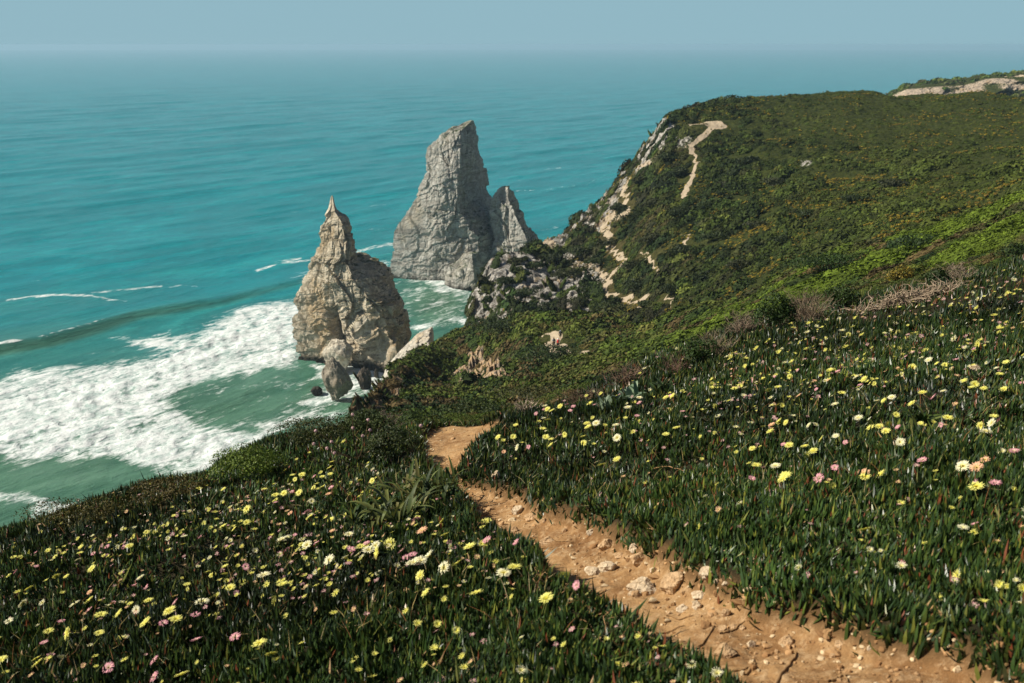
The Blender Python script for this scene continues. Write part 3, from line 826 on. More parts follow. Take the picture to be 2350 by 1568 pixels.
shore_rock(565, 605, 1330, 1345, 16, M['rock_dark'], 'flat black rock in the foam just under the pale slanting slab', dpt=1)
shore_rock(225, 285, 1468, 1482, 17, M['rock_dark'], 'low flat dark rock awash left of the upright pointed boulder', dpt=1)
def slab():
    # long pale slab rising to the right: control outline in crop units
    pts = [(600, 1400), (680, 1275), (770, 1195), (810, 1158), (838, 1165), (850, 1215), (790, 1250), (720, 1300), (650, 1400)]
    Y = 283.0
    P = np.array([plane_pt(*R1(u, v), Y) for u, v in pts])
    n = 26; ts = np.linspace(0, 1, 120)
    Vs = []
    # ridge from low left to high right, section wide in depth
    lo = np.array([plane_pt(*R1(600, 1440), Y), plane_pt(*R1(700, 1330), Y), plane_pt(*R1(780, 1270), Y), plane_pt(*R1(862, 1240), Y)])
    hi = np.array([plane_pt(*R1(585, 1370), Y), plane_pt(*R1(672, 1268), Y), plane_pt(*R1(765, 1182), Y), plane_pt(*R1(850, 1150), Y)])
    tt = np.linspace(0, 3, 150)
    def ip(a, k): return np.interp(tt, range(4), a[:, k])
    ang = np.linspace(0, 2*np.pi, 120, endpoint=False)
    ends = np.clip(np.minimum(tt/.25, (3-tt)/.18), .05, 1)**.5
    zt = ip(hi, 1); xm = (ip(lo, 0)+ip(hi, 0))/2
    zb = ip(lo, 1)-6
    zc = (zt+zb)/2; hh = (zt-zb)/2*ends
    X = xm[:, None]+np.cos(ang)[None]*0-np.cos(ang)[None]*.0
    Yy = Y+np.cos(ang)[None]*6.0*ends[:, None]+(1-np.sin(ang))[None]*-2.5
    Z = zc[:, None]+np.sign(np.sin(ang))[None]*np.abs(np.sin(ang))[None]**.7*hh[:, None]
    X = X+0*Yy
    P0 = P3(X, Yy, Z)
    c1, c2, c3 = cells(P0/np.array([2.6, 2.6, 5]), 300); d1, d2, d3 = cells(P0/np.array([1, 1, 2.2]), 301)
    dd = ((c1-.5)*1.0+c3*1.6+(d1-.5)*.4-np.exp(-c2*8)*.5).reshape(X.shape)*ends[:, None]
    Yy = Yy+np.cos(ang)[None]*dd; Z = Z+np.sin(ang)[None]*dd*.6; X = X+dd*.4
    m = len(ang); i = np.arange(149)[:, None]*m+np.arange(m)[None]; j = np.arange(149)[:, None]*m+(np.arange(m)[None]+1) % m
    Q = np.stack([i, i+m, j+m, j], -1).reshape(-1, 4)
    o = link(mesh_np('rock_slab', P3(X, Yy, Z), Q, M['rock_white']), 'rock_slab')
    tag(o, 'long pale cracked rock slab slanting up behind the green spur', 'rock')
slab()

# ------------------------------------------------------------------ scrub
GREENS = np.array([(.014, .027, .006), (.026, .044, .007), (.042, .062, .009), (.065, .078, .014), (.036, .038, .012), (.060, .052, .016)])
def mound_t(n, seed, leaf=.30, flat=.62, upb=0):
    """template shrub of unit radius: small tilted triangles over a bumpy dome + dark core"""
    rg = np.random.default_rng(seed)
    k = np.arange(n)+.5
    z = 1-k/n*1.02; th = k*2.399963
    r = np.sqrt(np.clip(1-z*z, 0, 1))
    D0 = np.stack([r*np.cos(th), r*np.sin(th), z], 1)
    rad = 1+.16*fbm(D0*2.2+seed, 2, seed)+rg.normal(size=n)*.06
    C = D0*rad[:, None]*np.array([1, 1, flat])
    nrm = D0+rg.normal(size=(n, 3))*.8; nrm /= np.linalg.norm(nrm, axis=1)[:, None]
    a = np.cross(nrm, rg.normal(size=(n, 3))); a /= np.linalg.norm(a, axis=1)[:, None]; b = np.cross(nrm, a)
    s = leaf*rg.uniform(.6, 1.3, n)[:, None]
    V = np.stack([C+a*s, C-a*s*.6+b*s*.8, C-a*s*.6-b*s*.8], 1).reshape(-1, 3)
    F = np.arange(n*3).reshape(-1, 3)
    jit = np.repeat(rg.uniform(.6, 1.5, n), 3)
    m = 9
    th = np.linspace(0, 2*np.pi, m, endpoint=False)
    core = [[np.cos(t)*.93, np.sin(t)*.93, -.25] for t in th]+[[np.cos(t)*.72, np.sin(t)*.72, flat*.55] for t in th]+[[0, 0, flat*.86]]
    base = len(V); core = np.array(core)
    cf = []
    for i in range(m):
        j = (i+1) % m
        cf += [[base+i, base+j, base+m+j], [base+i, base+m+j, base+m+i], [base+m+i, base+m+j, base+2*m]]
    return np.vstack([V, core]), np.vstack([F, cf]), np.concatenate([jit, np.full(len(core), .8)])
def scatter(name, temps, pos, rad, col, stretch=None, rot=None, nrm=None, mat=None, hscale=None):
    """many shrubs in one mesh"""
    n = len(pos); Vs, Fs, Cs, off = [], [], [], 0
    which = RNG.integers(0, len(temps), n)
    rot = RNG.uniform(0, 2*np.pi, n) if rot is None else rot
    for k, (TV, TF, TJ) in enumerate(temps):
        ix = np.where(which == k)[0]
        if not len(ix): continue
        V = TV[None]*np.ones((len(ix), 1, 1))
        if stretch is not None: V = V*stretch[ix][:, None, :]
        V = V*rad[ix][:, None, None]
        if hscale is not None: V[:, :, 2] *= hscale[ix][:, None]
        c, s = np.cos(rot[ix])[:, None], np.sin(rot[ix])[:, None]
        x = V[:, :, 0]*c-V[:, :, 1]*s; y = V[:, :, 0]*s+V[:, :, 1]*c; z = V[:, :, 2]
        if nrm is not None:   # shear so that it lies along the slope
            z = z+.75*((-nrm[ix, 0]/nrm[ix, 2])[:, None]*x+(-nrm[ix, 1]/nrm[ix, 2])[:, None]*y)
        V = np.stack([x, y, z], -1)+pos[ix][:, None, :]
        m = len(TV)
        Vs.append(V.reshape(-1, 3)); Fs.append((TF[None]+(np.arange(len(ix))*m)[:, None, None]+off).reshape(-1, 3)); off += m*len(ix)
        Cs.append((col[ix][:, None, :]*TJ[None, :, None]).reshape(-1, 3))
    me = mesh_np(name, np.vstack(Vs), np.vstack(Fs), mat or M['scrub'], tint=np.vstack(Cs))
    return link(me, name)
def sample_sheet(SH, n, w=None):
    X, Y, Z = SH[:3]
    nr, nc = X.shape
    dx = np.stack([X[:-1, 1:]-X[:-1, :-1], Y[:-1, 1:]-Y[:-1, :-1], Z[:-1, 1:]-Z[:-1, :-1]], -1)
    dy = np.stack([X[1:, :-1]-X[:-1, :-1], Y[1:, :-1]-Y[:-1, :-1], Z[1:, :-1]-Z[:-1, :-1]], -1)
    c = np.cross(dx, dy); a = np.linalg.norm(c, axis=-1)
    nr_ = c/np.maximum(a, 1e-9)[..., None]; nr_ *= np.sign(nr_[..., 2:3]+1e-9)
    p = a.copy()
    if w is not None: p = p*w[:-1, :-1]
    p = p.ravel()/p.sum()
    k = RNG.choice(len(p), n, p=p); i, j = k//(nc-1), k % (nc-1)
    u, v = RNG.random(n), RNG.random(n)
    base = np.stack([X[i, j], Y[i, j], Z[i, j]], 1)
    pos = base+dx[i, j]*u[:, None]+dy[i, j]*v[:, None]
    return pos, nr_[i, j], i, j
temps = [mound_t(110, s, .18, .8) for s in range(8)]
temps_mid = [mound_t(200, s+80, .12, .78) for s in range(6)]
temps_near = [mound_t(330, s+60, .085, .75) for s in range(5)]
temps_far = [mound_t(26, s+20, .42) for s in range(6)]

# headland
X, Y, Z, rk, tr, px, py = HEAD
vis = ((px > -80) & (px < 1110) & (Z > .5)).astype(float)
dd = np.hypot(X, Y)
# hide what is beyond the crest
crestd = np.exp(np.interp(np.arctan2(X, Y), TAB_AZ, TK[:, 11]))
vis *= (dd < crestd*1.06)
rockw = 1-.84*sstep(.28, .6, rk)
w = vis*rockw*(1-sstep(.1, .5, tr))
n = 15000
pos, nrm, i, j = sample_sheet(HEAD, n, w)
gx, gy = proj(pos[:, 0], pos[:, 1], pos[:, 2])
qx, qy = gx/S, gy/S
patch = fbm(pos/np.array([18, 18, 18]), 3, 401)
upper = sstep(420, 300, qy)*sstep(1600, 1800, qx)
right = sstep(1500, 2100, qx)
rad = RNG.lognormal(0, .5, n)*1.15*(1-.5*upper)*(1-.2*right)
td = np.array([0.])
TD = np.full(n, 1e9)
for pts_, w_ in TRW: TD = np.minimum(TD, seg_dist(pos[:, 0], pos[:, 1], pts_)-w_*1.0)
rad = np.minimum(rad, np.maximum(TD, .25)*1.0)
rad *= np.where(blob(gx, gy, ROCKY) > .5, .85, 1)
keep = (TD > .15) & (patch > -.62+RNG.random(n)*.25) | (upper > .5)
rad = np.clip(rad, .4, 3.2)
nrm[:, 2] = np.maximum(nrm[:, 2], .5)
ci = np.clip((2.2+patch*2.2+RNG.normal(size=n)*1.1).astype(int), 0, 5)
col = GREENS[ci]*(RNG.lognormal(-.34, .34, n))[:, None]
lush = (right*.55)[:, None]
col = col*(1-lush)+np.array([.060, .078, .009])*lush*(.75+.5*RNG.random(n))[:, None]
pos[:, 2] -= rad*.12
k = keep
scr = scatter('scrub', temps, pos[k], rad[k], col[k], nrm=nrm[k], hscale=(1-.4*np.maximum(upper, right*.7))[k])
tag(scr, 'low dark green coastal scrub covering the far headland slope', kind='stuff')
# yellow-orange gorse flecks
n = 7000
band = np.exp(-((px/S-1900)/420)**2)*sstep(330, 430, py/S)+.35*sstep(1250, 1500, px/S)
clump = sstep(-.1, .7, fbm(P3(X/7, Y/7, X*0), 4, 433)).reshape(X.shape)
pos, nrm, i, j = sample_sheet(HEAD, n, vis*band*clump+1e-9)
rad = RNG.uniform(.1, .34, n)
pos[:, 2] += .6
nrm[:, 2] = np.maximum(nrm[:, 2], .5)
col = np.array([.22, .165, .018])[None]*RNG.uniform(.5, 1.25, n)[:, None]; col[::3] = np.array([.16, .11, .02])
o = scatter('gorse', [mound_t(14, s+50, .5, .5) for s in range(4)], pos, rad, col, nrm=nrm)
tag(o, 'orange yellow blooming gorse flecks among the headland scrub', kind='stuff')

# spur / middle slope
X, Y, Z, rk, tr, px, py = MID
dd = np.hypot(X, Y); crm = np.exp(np.interp(np.arctan2(X, Y), TAB_AZ, TK[:, 8]))
azm = np.arctan2(X, Y)
vis = ((px > -60) & (px < 1100) & (Z > 1) & (dd < crm*1.05) & (azm > AZ_M0-.003)).astype(float)
n = 30000
w = vis*(1-.96*sstep(.2, .5, rk))*(1-sstep(.1, .5, tr))*(60/np.maximum(dd, 25))**1.35
pos, nrm, i, j = sample_sheet(MID, n, w)
dd_ = np.hypot(pos[:, 0], pos[:, 1])
gx, gy = proj(pos[:, 0], pos[:, 1], pos[:, 2]); qx, qy = gx/S, gy/S
patch = fbm(pos/np.array([9, 9, 9]), 3, 501)
rightm = sstep(1350, 1700, qx)
rad = RNG.lognormal(-.25, .45, n)*np.clip(dd_/110, .22, 1.1)*(1-.3*rightm)*(1+.5*(patch > .25))
rad = np.where(dd_ < 85, np.minimum(rad, dd_*.0085), rad)
TD = np.full(n, 1e9)
for pts_, w_ in TRW: TD = np.minimum(TD, seg_dist(pos[:, 0], pos[:, 1], pts_)-w_)
rad = np.minimum(rad, np.maximum(TD, .12)*.9)
rad = np.clip(rad, .1, 2.0)
rad *= np.where(nrm[:, 2] < .5, .35, 1.0)
col = GREENS[np.clip((2.4+patch*2+RNG.normal(size=n)).astype(int), 0, 5)]*RNG.uniform(.8, 1.4, n)[:, None]
br = (RNG.random(n) < .16+.25*(patch < -.2))
col[br] = np.array([.095, .068, .025])*RNG.uniform(.6, 1.3, br.sum())[:, None]
fa_ = math.radians(28); fu = pos[:, 0]*math.cos(fa_)+pos[:, 1]*math.sin(fa_); fv = -pos[:, 0]*math.sin(fa_)+pos[:, 1]*math.cos(fa_)
fold = fbm(np.stack([fu/38, fv/7, fu*0], 1), 3, 521)
lus = ((.2+.8*rightm)*sstep(-.15, .25, np.where(rightm > .3, fold, patch)))[:, None]
col = col*(1-lus)+np.array([.082, .118, .010])*lus*RNG.uniform(.7, 1.3, n)[:, None]
st = np.stack([np.where(rightm > .5, 1.7, 1.15), np.ones(n), np.ones(n)], 1)
rot = np.where(rightm > .5, math.radians(35)+RNG.normal(size=n)*.3, RNG.uniform(0, 6.28, n))
nrm[:, 2] = np.maximum(nrm[:, 2], .5)
pos[:, 2] -= rad*.1
nearm = dd_ < 70; midm = (dd_ >= 70) & (dd_ < 150)
for sel, tp in ((~nearm & ~midm, temps), (midm, temps_mid), (nearm, temps_near)):
    o = scatter('scrub', tp, pos[sel], rad[sel], col[sel], stretch=st[sel], rot=rot[sel], nrm=nrm[sel], hscale=(1-.35*rightm)[sel])
    tag(o, 'green and brown windswept scrub on the '+('nearer slope just over the crest' if tp is temps_near else 'middle of the sweeping slope' if tp is temps_mid else 'spur with the hikers'), kind='stuff')
# far headland cover
pos, nrm, i, j = sample_sheet(FAR, 2600, (1-sstep(.2, .6, FAR[3]))+.04)
nrm[:, 2] = np.maximum(nrm[:, 2], .5)
o = scatter('scrub', temps_far, pos, RNG.uniform(.8, 3.0, 2600), GREENS[RNG.integers(1, 5, 2600)]*1.6, nrm=nrm)
tag(o, 'low green scrub along the top of the distant pale cliff', kind='stuff')

# ------------------------------------------------------------------ ice plant carpet
def near_pos(n, dmin, dmax, azr=math.radians(44), pw=1.0):
    """random plan positions on the near slope"""
    d = dmin+(dmax-dmin)*RNG.random(n)**pw
    az = RNG.uniform(-azr, azr, n)
    return d*np.sin(az), d*np.cos(az)
def leaf_mesh(X, Y, Z, L, W, col, tipcol, lean, az, curl):
    """three-sided tapering fingers; base (n), length L, width W, lean angle, heading az"""
    n = len(X)
    hx, hy = np.cos(az), np.sin(az)
    sx, sy = -hy, hx
    def pt(t, side, up):
        ang = lean+curl*t
        # centre line integrated approx
        h = L*(np.sin(lean)*t+curl*.5*t*t*np.cos(lean)); v = L*(np.cos(lean)*t-curl*.5*t*t*np.sin(lean))
        return np.stack([X+hx*h+sx*side+hx*up, Y+hy*h+sy*side+hy*up, Z+v], 1)
    w0 = W*.5
    a = [pt(0, w0, 0), pt(0, -w0, 0), pt(0, 0, -w0*1.1), pt(.55, w0*.95, 0), pt(.55, -w0*.95, 0), pt(.55, 0, -w0*1.1), pt(1.0, 0*w0, 0)]
    V = np.stack(a, 1).reshape(-1, 3)
    off = (np.arange(n)*7)[:, None, None]
    q = np.array([[0, 1, 4, 3], [1, 2, 5, 4], [2, 0, 3, 5]])[None]+off
    t = np.array([[3, 4, 6], [4, 5, 6], [5, 3, 6]])[None]+off
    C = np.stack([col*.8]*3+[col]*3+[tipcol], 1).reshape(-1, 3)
    return V, [q.reshape(-1, 4), t.reshape(-1, 3)], C
def carpet():
    parts = []
    for n, d0, d1 in ((165000, 2.4, 7.0), (170000, 6.5, 12.5), (90000, 11.5, 22.0)):
        X, Y = near_pos(n, d0, d1, pw=.75 if d0 < 3 else .9)
        parts.append((X, Y))
    X = np.concatenate([p[0] for p in parts]); Y = np.concatenate([p[1] for p in parts])
    pd = path_mask(X, Y)+fbm(P3(X*3.0, Y*3.0, X*0), 3, 51)*.05+RNG.normal(size=len(X))*.012
    az = np.arctan2(X, Y); d = np.hypot(X, Y)
    nd = np.exp(np.interp(az, TAB_AZ, TK[:, 4]))
    k = (pd+RNG.normal(size=len(X))*.022 < .03) & (d < nd*1.12)
    X, Y, d = X[k], Y[k], d[k]
    n = len(X)
    e, on = near_extra(X, Y)
    Z = baseZ(np.arctan2(X, Y), d)+e*(1-sstep(18, 24, d))-.02
    tuft = fbm(P3(X*7, Y*7, X*0), 2, 601)
    patch = fbm(P3(X*.9, Y*.9, X*0), 3, 603)
    cv, ce, _ = cells(P3(X*6.5, Y*6.5, X*0), 611)
    L = (.062+.022*RNG.random(n)+.02*tuft)*np.clip(.9+.05*(d-8), .9, 1.5)*1.12*(1+.13*fbm(P3(X*2.3, Y*2.3, X*0), 2, 617))
    L = L*np.exp(RNG.normal(size=n)*.24)
    W = .075*RNG.uniform(.17, .31, n); L = L*.93
    big_ = fbm(P3(X*1.7, Y*1.7, X*0), 2, 613)
    ha = cv*2*np.pi+RNG.normal(size=n)*.9
    lean = np.abs(RNG.normal(size=n)*.34+.34+.3*big_); flat_ = RNG.random(n) < .22; lean[flat_] += RNG.uniform(.4, .9, flat_.sum())
    curl = -RNG.uniform(0, .5, n)
    g = np.array([(.024, .048, .010), (.038, .066, .012), (.060, .085, .014), (.020, .040, .012), (.14, .15, .025)])  # last tone is a bright highlight put into the colour of some leaves
    col = g[RNG.choice(5, n, p=[.36, .25, .10, .21, .08])]*(RNG.uniform(.7, 1.5, n)*(.82+.4*patch+.2*fbm(P3(X*.3, Y*.3, X*0), 2, 641)))[:, None]
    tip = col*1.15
    r = RNG.random(n)
    red = (r < .012+.04*(patch > .3)); tip[red] = np.array([.20, .05, .02])
    allred = r < .012+.02*(patch > .3); col[allred] = np.array([.18, .06, .025])
    dry = (r > .972); col[dry] = np.array([.36, .22, .09]); tip[dry] = np.array([.42, .28, .14]); lean[dry] += .7
    V, F, C = leaf_mesh(X, Y, Z, L, W, col, tip, lean, ha, curl)
    # thin straw and grass blades growing through it
    m = RNG.choice(n, 5200, replace=False); m = m[fbm(P3(X[m]*.8, Y[m]*.8, X[m]*0), 2, 651) > -.1]; q = len(m)
    gc = np.array([(.34, .26, .10), (.20, .22, .05), (.42, .33, .17), (.22, .10, .04)])[RNG.integers(0, 4, q)]*RNG.uniform(.6, 1.1, q)[:, None]
    V2, F2, C2 = leaf_mesh(X[m], Y[m], Z[m], RNG.uniform(.10, .20, q), np.full(q, .0045), gc, gc, np.abs(RNG.normal(size=q))*.7, RNG.uniform(0, 6.28, q), RNG.uniform(.2, 1.3, q))
    tag(link(mesh_np('dry_grass', V2, F2, M['twig'], tint=C2), 'dry_grass'), 'thin straw coloured grass blades growing through the ice plant', kind='stuff')
    tag(link(mesh_np('ice_plant_leaves', V, F, M['leaf'], tint=C), 'ice_plant_leaves'), 'dark green finger-leaved ice plant carpet on both sides of the path', kind='stuff')
carpet()

# ------------------------------------------------------------------ flowers
def zr(x0, y0, sc): return lambda u, v: ((x0+u/sc)/2.44140625, (y0+v/sc)/2.44140625)
FL = {
 (1800, 950, 3.357): "20,25y 60,68c 255,95y 330,75y 500,128s 645,85p 625,35s 850,117y 797,183c 330,198y 1000,38p 1140,155c 1200,152y 1260,133c 1428,172y 1510,108y 1605,133p 1680,88c 1850,12y 1935,42y 1910,78y 2010,75y 2178,70y 2325,22p 995,268c 1300,240y 1243,287y 1165,308y 1100,328y 1212,335p 350,300y 398,298y 285,325s 272,363y 590,300c 698,422y 810,408c 885,465p 1215,413y 1315,392p 1500,333y 1720,280y 1665,357p 2105,240y 2090,282c 2155,262p 2000,300y 2035,362c 380,476p 425,482y 555,480y 625,515y 125,500y 1328,513c 155,635y 208,652p 315,635c 395,722y 378,790y 800,655p 1513,645p 2262,573p 2020,658s 1840,722c 1952,745s 115,772p 670,808p 1035,830y 1030,782s 1168,803y 1948,882y 2105,872p 1845,1175c 1950,1138p 1037,1245y",
 (0, 1200, 3.35): "30,1480y 320,1490y 335,1550y 570,1230y 828,1270y 410,1210y 375,1310p 905,1545p 1275,1440p 1270,1545p 1490,1510y 1612,1275p 1930,1250p 2130,1320y 2225,1425y 1210,1180y 1450,1120y 1610,1110p 1345,1165p 1400,1060y 1660,975c 1130,1010c 1215,895y 1070,930y 925,930s 735,905y 620,945c 670,1005s 735,985p 985,1040y 830,1050y 510,1100p 200,975c 250,865y 1100,780p 1155,730c 1205,785p 1530,775y 1850,650y 1850,705y 1740,700y 2015,660p 2165,745c 1890,835y 2320,830y 2300,490c 1520,500c 1510,545y 1840,405y 1210,418y 1320,385y 2030,235y 2260,120y 2260,175p 2330,95y 1430,255y 780,615p 1030,580p 1075,580y 895,555p 670,605y 680,540y 400,505y 305,535p 120,575y 85,738y 150,735p 315,720p 555,775y 475,785y 475,650y 250,655s 1660,495p 1930,420y 100,1180c 770,730y 655,665c 1440,935p 740,850s",
 (500, 1000, 3.615): "800,645y 860,605y 710,590y 780,620y 965,710y 990,665y 1055,710y 1045,745y 970,610p 840,815y 705,825y 635,850y 640,912c 385,980y 775,895p 950,900c 915,985p 945,1020y 770,1005s 1120,1050y 1130,1150s 1280,1185c 175,1160y 275,1180y 380,1100y 690,1240c 740,1225c 805,1205p 735,1300p 860,1270y 910,1270c 990,1250p 1430,1250p 1380,1290y 1450,1310c 1515,1270c 1540,1320y 1360,1345c 1640,1255y 1780,1390p 1840,1380p 1745,1325p 2130,1215y 2000,1390c 1900,1430c 2350,1350y 1120,1395c 190,1415y 370,1430s 1680,765s 1825,870c 1885,855y 2065,830p 1870,1040p 2105,1095y 1925,1160s 1100,830s 1120,745p 775,790p 530,745y 170,745y 1480,630y 1370,630y 1110,530y 1125,485y 1230,340y 1065,215y 1110,575y 1040,605y 1250,1375c 1300,1310p",
 (1000, 950, 2.851): "255,1103y 425,1205y 245,1345c 345,1325y 85,1390y 130,1530y 470,1500y 655,1410c 545,1180p 540,1080y 235,1008y 95,1055s 750,1258p 1075,1408y 955,1550y 1170,1520p 30,1290c 150,1250c 730,1385y 620,340y 723,335y 740,255y 755,408c 832,405p 927,282y 950,338y 985,355y 988,392y 1082,317y 1210,338y 1212,398y 1235,243y 1243,265y 1300,240c 1437,253c 1455,208y 1503,207y 1447,360c 1445,492y 1340,532y 1583,190p 1600,62c 1600,98p 1520,130c 1688,110p 1785,72y 1815,62p 1825,68y 1860,308y 1783,353y 1900,195p 940,120c 935,148p 960,145y 992,155y 882,180p 935,205c 960,220y 1077,82p 1095,110p 1050,122y 1140,125p 1118,150p 1258,103y 1290,112p 1335,35y 596,168y 657,440s",
 (1350, 600, 2.043): "865,588c 885,587y 930,580y 962,598y 960,628y 1018,628p 1046,608p 1010,552y 1065,508y 1122,470c 1158,442y 1195,462y 1225,522y 1120,575y 1103,537p 1190,628y 1218,656p 1250,610p 1300,605p 1260,553y 1340,525c 1360,550y 1297,497p 1265,474c 1310,455c 1340,453y 1358,490y 1440,450c 1475,465y 1495,430y 1540,463y 1570,500p 1430,530p 1458,522y 1478,537p 1380,657y 1418,665p 1355,602p 1270,437y 1395,382p 1430,385c 1507,367y 1605,367p 1720,440y 1655,452c 1770,453p 1835,457p 1728,522y 1787,555y 1787,570p 1855,550y 1755,598p 1705,410c 1715,373y 1850,345c 1875,345p 1728,323y 1830,312y 1870,298p 1925,285y 1947,290p 1980,330y 2010,390p 1965,400p 1925,365p 2030,370y 2025,282y 2060,282y 2110,340y 2120,290c 2080,303p 2135,245p 2185,230c 2210,195y 2260,212p 2250,145y 2225,293y 2262,270y 2198,365y 2228,390p 2260,412y 2225,415y 2295,200c 2330,320p 2325,240y 2345,185y 2345,385c 2160,505c 2115,520y 2130,485y 2070,485y 2060,462p 2000,480c 1873,605c 1915,620y 1953,627y 2010,600p 1790,632y 2022,550y 2095,558p 2258,615y 2210,640c 2225,668y 2043,722y 1510,708c 1550,717y 1255,702y 1225,793c 1310,768p 1435,787y 1105,685p 1180,680y 1045,692y 1000,697p 960,755c 935,727c 903,752y 830,735y 795,740y 795,695y 795,668y 850,658c 707,670p 645,735y 680,765p 600,765y 570,765y 495,795p 430,760y 430,788p 375,810p 1940,770c",
}
import re
fl = []
for (x0, y0, sc), txt in FL.items():
    f = zr(x0, y0, sc)
    for m_ in re.finditer(r'([\d.]+),([\d.]+)([a-z])', txt):
        fl.append((*f(float(m_[1]), float(m_[2])), m_[3]))
# drop those listed twice from overlapping crops
uniq = []
for a in fl:
    if all(abs(a[0]-b[0])+abs(a[1]-b[1]) > 3.0 for b in uniq): uniq.append(a)
fl = uniq
PET = {'y': ((.78, .70, .06), (.84, .80, .24)), 'c': ((.80, .70, .16), (.86, .82, .58)), 'p': ((.74, .62, .42), (.80, .34, .42)), 's': ((.82, .62, .22), (.84, .46, .30))}
def petals_mesh(name, kind, seed, cup, npet=34, layers=2, droop=0):
    rg = np.random.default_rng(seed)
    ci, co = [np.array(c) for c in PET[kind]]
    V, F3, F4, C = [], [], [], []
    for L in range(layers):
        for k in range(npet):
            if kind == 'p' and rg.random() < .22: continue
            th = 2*math.pi*(k+.5*L)/npet+rg.normal()*.06
            el = cup+.22*L+rg.normal()*.10
            R = (1-.17*L)*rg.uniform(.86, 1.06); w = .062*rg.uniform(.85, 1.25)
            d = np.array([math.cos(th), math.sin(th), 0]); sd = np.array([-d[1], d[0], 0]); up = np.array([0, 0, 1.])
            def pt(r, e, s): return d*r*math.cos(e)+up*r*math.sin(e)+sd*s
            b = len(V)
            V += [pt(.18, el, -w*.5), pt(.18, el, w*.5), pt(R*.65, el*.8, -w), pt(R*.65, el*.8, w), pt(R, el*.55, -w*.45), pt(R, el*.55, w*.45)]
            F4 += [[b, b+1, b+3, b+2], [b+2, b+3, b+5, b+4]]
            j = rg.uniform(.86, 1.06)
            C += [ci*j]*2+[(ci*.3+co*.7)*j]*2+[co*j]*2
    return mesh_np(name, np.array(V), np.array(F4), M['petal'], tint=np.array(C))
def centre_mesh(seed, kind):
    rg = np.random.default_rng(seed); V, F, C = [], [], []
    col = np.array((.78, .60, .05) if kind != 'p' else (.72, .42, .10))
    for k in range(60):
        r = .20*math.sqrt(rg.random()); t = rg.uniform(0, 6.28); h = .16+.10*rg.random(); s = .022
        x, y = r*math.cos(t), r*math.sin(t); b = len(V)
        V += [[x-s, y-s, .02], [x+s, y-s, .02], [x, y+s, .02], [x*1.25, y*1.25, h]]
        F += [[b, b+1, b+3], [b+1, b+2, b+3], [b+2, b, b+3]]; C += [col*.6]*3+[col*rg.uniform(.8, 1.1)]
    return mesh_np('centre', np.array(V), np.array(F), M['petal'], tint=np.array(C))
def stem_mesh(seed):
    rg = np.random.default_rng(seed); V, F, C = [], [], []
    n = 6; prof = [(-1.6, .07), (-.5, .08), (-.12, .10), (.02, .24), (.10, .22)]
    for z, r in prof:
        for k in range(n): t = 2*math.pi*k/n; V.append([r*math.cos(t), r*math.sin(t), z]); C.append(np.array((.10, .15, .03)))
    for i in range(len(prof)-1):
        for k in range(n): a = i*n+k; b = i*n+(k+1) % n; F.append([a, b, b+n, a+n])
    return mesh_np('stem', np.array(V), np.array(F), M['leaf'], tint=np.array(C))
def NUM(n):
    o_ = 'zero one two three four five six seven eight nine ten eleven twelve thirteen fourteen fifteen sixteen seventeen eighteen nineteen'.split()
    t_ = 'x x twenty thirty forty fifty sixty seventy eighty ninety'.split()
    if n >= 100: return 'one hundred'
    return o_[n] if n < 20 else t_[n//10]+('-'+o_[n % 10] if n % 10 else '')
FM = {k: [petals_mesh('petals', k, 10*i+ord(k), cup) for i, cup in enumerate((.4, .7, 1.05, .55))] for k in 'ycps'}
CM = {k: centre_mesh(ord(k), k) for k in 'ycps'}; SM = stem_mesh(1)
KN = {'y': 'yellow', 'c': 'cream', 'p': 'pink', 's': 'peach'}
DI = {'y': .086, 'c': .090, 'p': .068, 's': .074}
arr = np.array([(a[0], a[1]) for a in fl])
FX, FY, FZ, ok = raycast(arr[:, 0], arr[:, 1], 2.0, 26, lift=.055)
FD = np.hypot(FX, FY)
order = [i for i in np.argsort(FD) if ok[i] and FD[i] < 23]
seen = set(); stuff_fl = []
def flower_at(i, x, y, z, kind, diam, tilt_az, tilt, label):
    t = thing('flower', (x, y, z), label, 'flower', 'ice plant flowers in the green carpet')
    rot = Matrix.Rotation(tilt_az, 4, 'Z') @ Matrix.Rotation(tilt, 4, 'Y') @ Matrix.Rotation(random.uniform(0, 6.28), 4, 'Z')
    t.matrix_world = Matrix.Translation((x, y, z)) @ rot @ Matrix.Scale(diam/2, 4)
    r = random.random()
    link(FM[kind][random.randrange(4)], 'petals', t)
    link(CM[kind], 'centre', t); link(SM, 'stem', t)
for n_, i in enumerate(order):
    px_, py_, kind = fl[i]
    x, y = FX[i], FY[i]
    gz = float(groundZ(np.array([x]), np.array([y]))[0])
    z = max(FZ[i], gz+.062)
    diam = DI[kind]*random.uniform(.66, 1.02)*(1.22 if FD[i] < 6.5 else 1)
    ta = math.pi+random.gauss(0, .7); tl = abs(random.gauss(.5, .34))
    if n_ < 300:
        side = 'left' if px_ < 430 or (px_ < 770 and py_ > 683-(770-px_)*.75) else 'right'
        a, b = px_/1024*100, py_/683*100
        pa, pb = NUM(round(a)), NUM(round(b))
        key = (kind, pa, pb); sz = 'large' if diam > DI[kind]*1.03 else 'small' if diam < DI[kind]*.93 else 'mid-sized'
        lab = f'{sz} {KN[kind]} flower in the {side} carpet, {pa} percent across, {pb} percent down the photo'
        if key in seen: lab = f'{KN[kind]} flower touching its twin, {side} carpet, {pa} percent across, {pb} percent down'
        seen.add(key)
        flower_at(i, x, y, z, kind, diam, ta, tl, lab)
    else: stuff_fl.append((x, y, z, kind, diam, ta, tl))
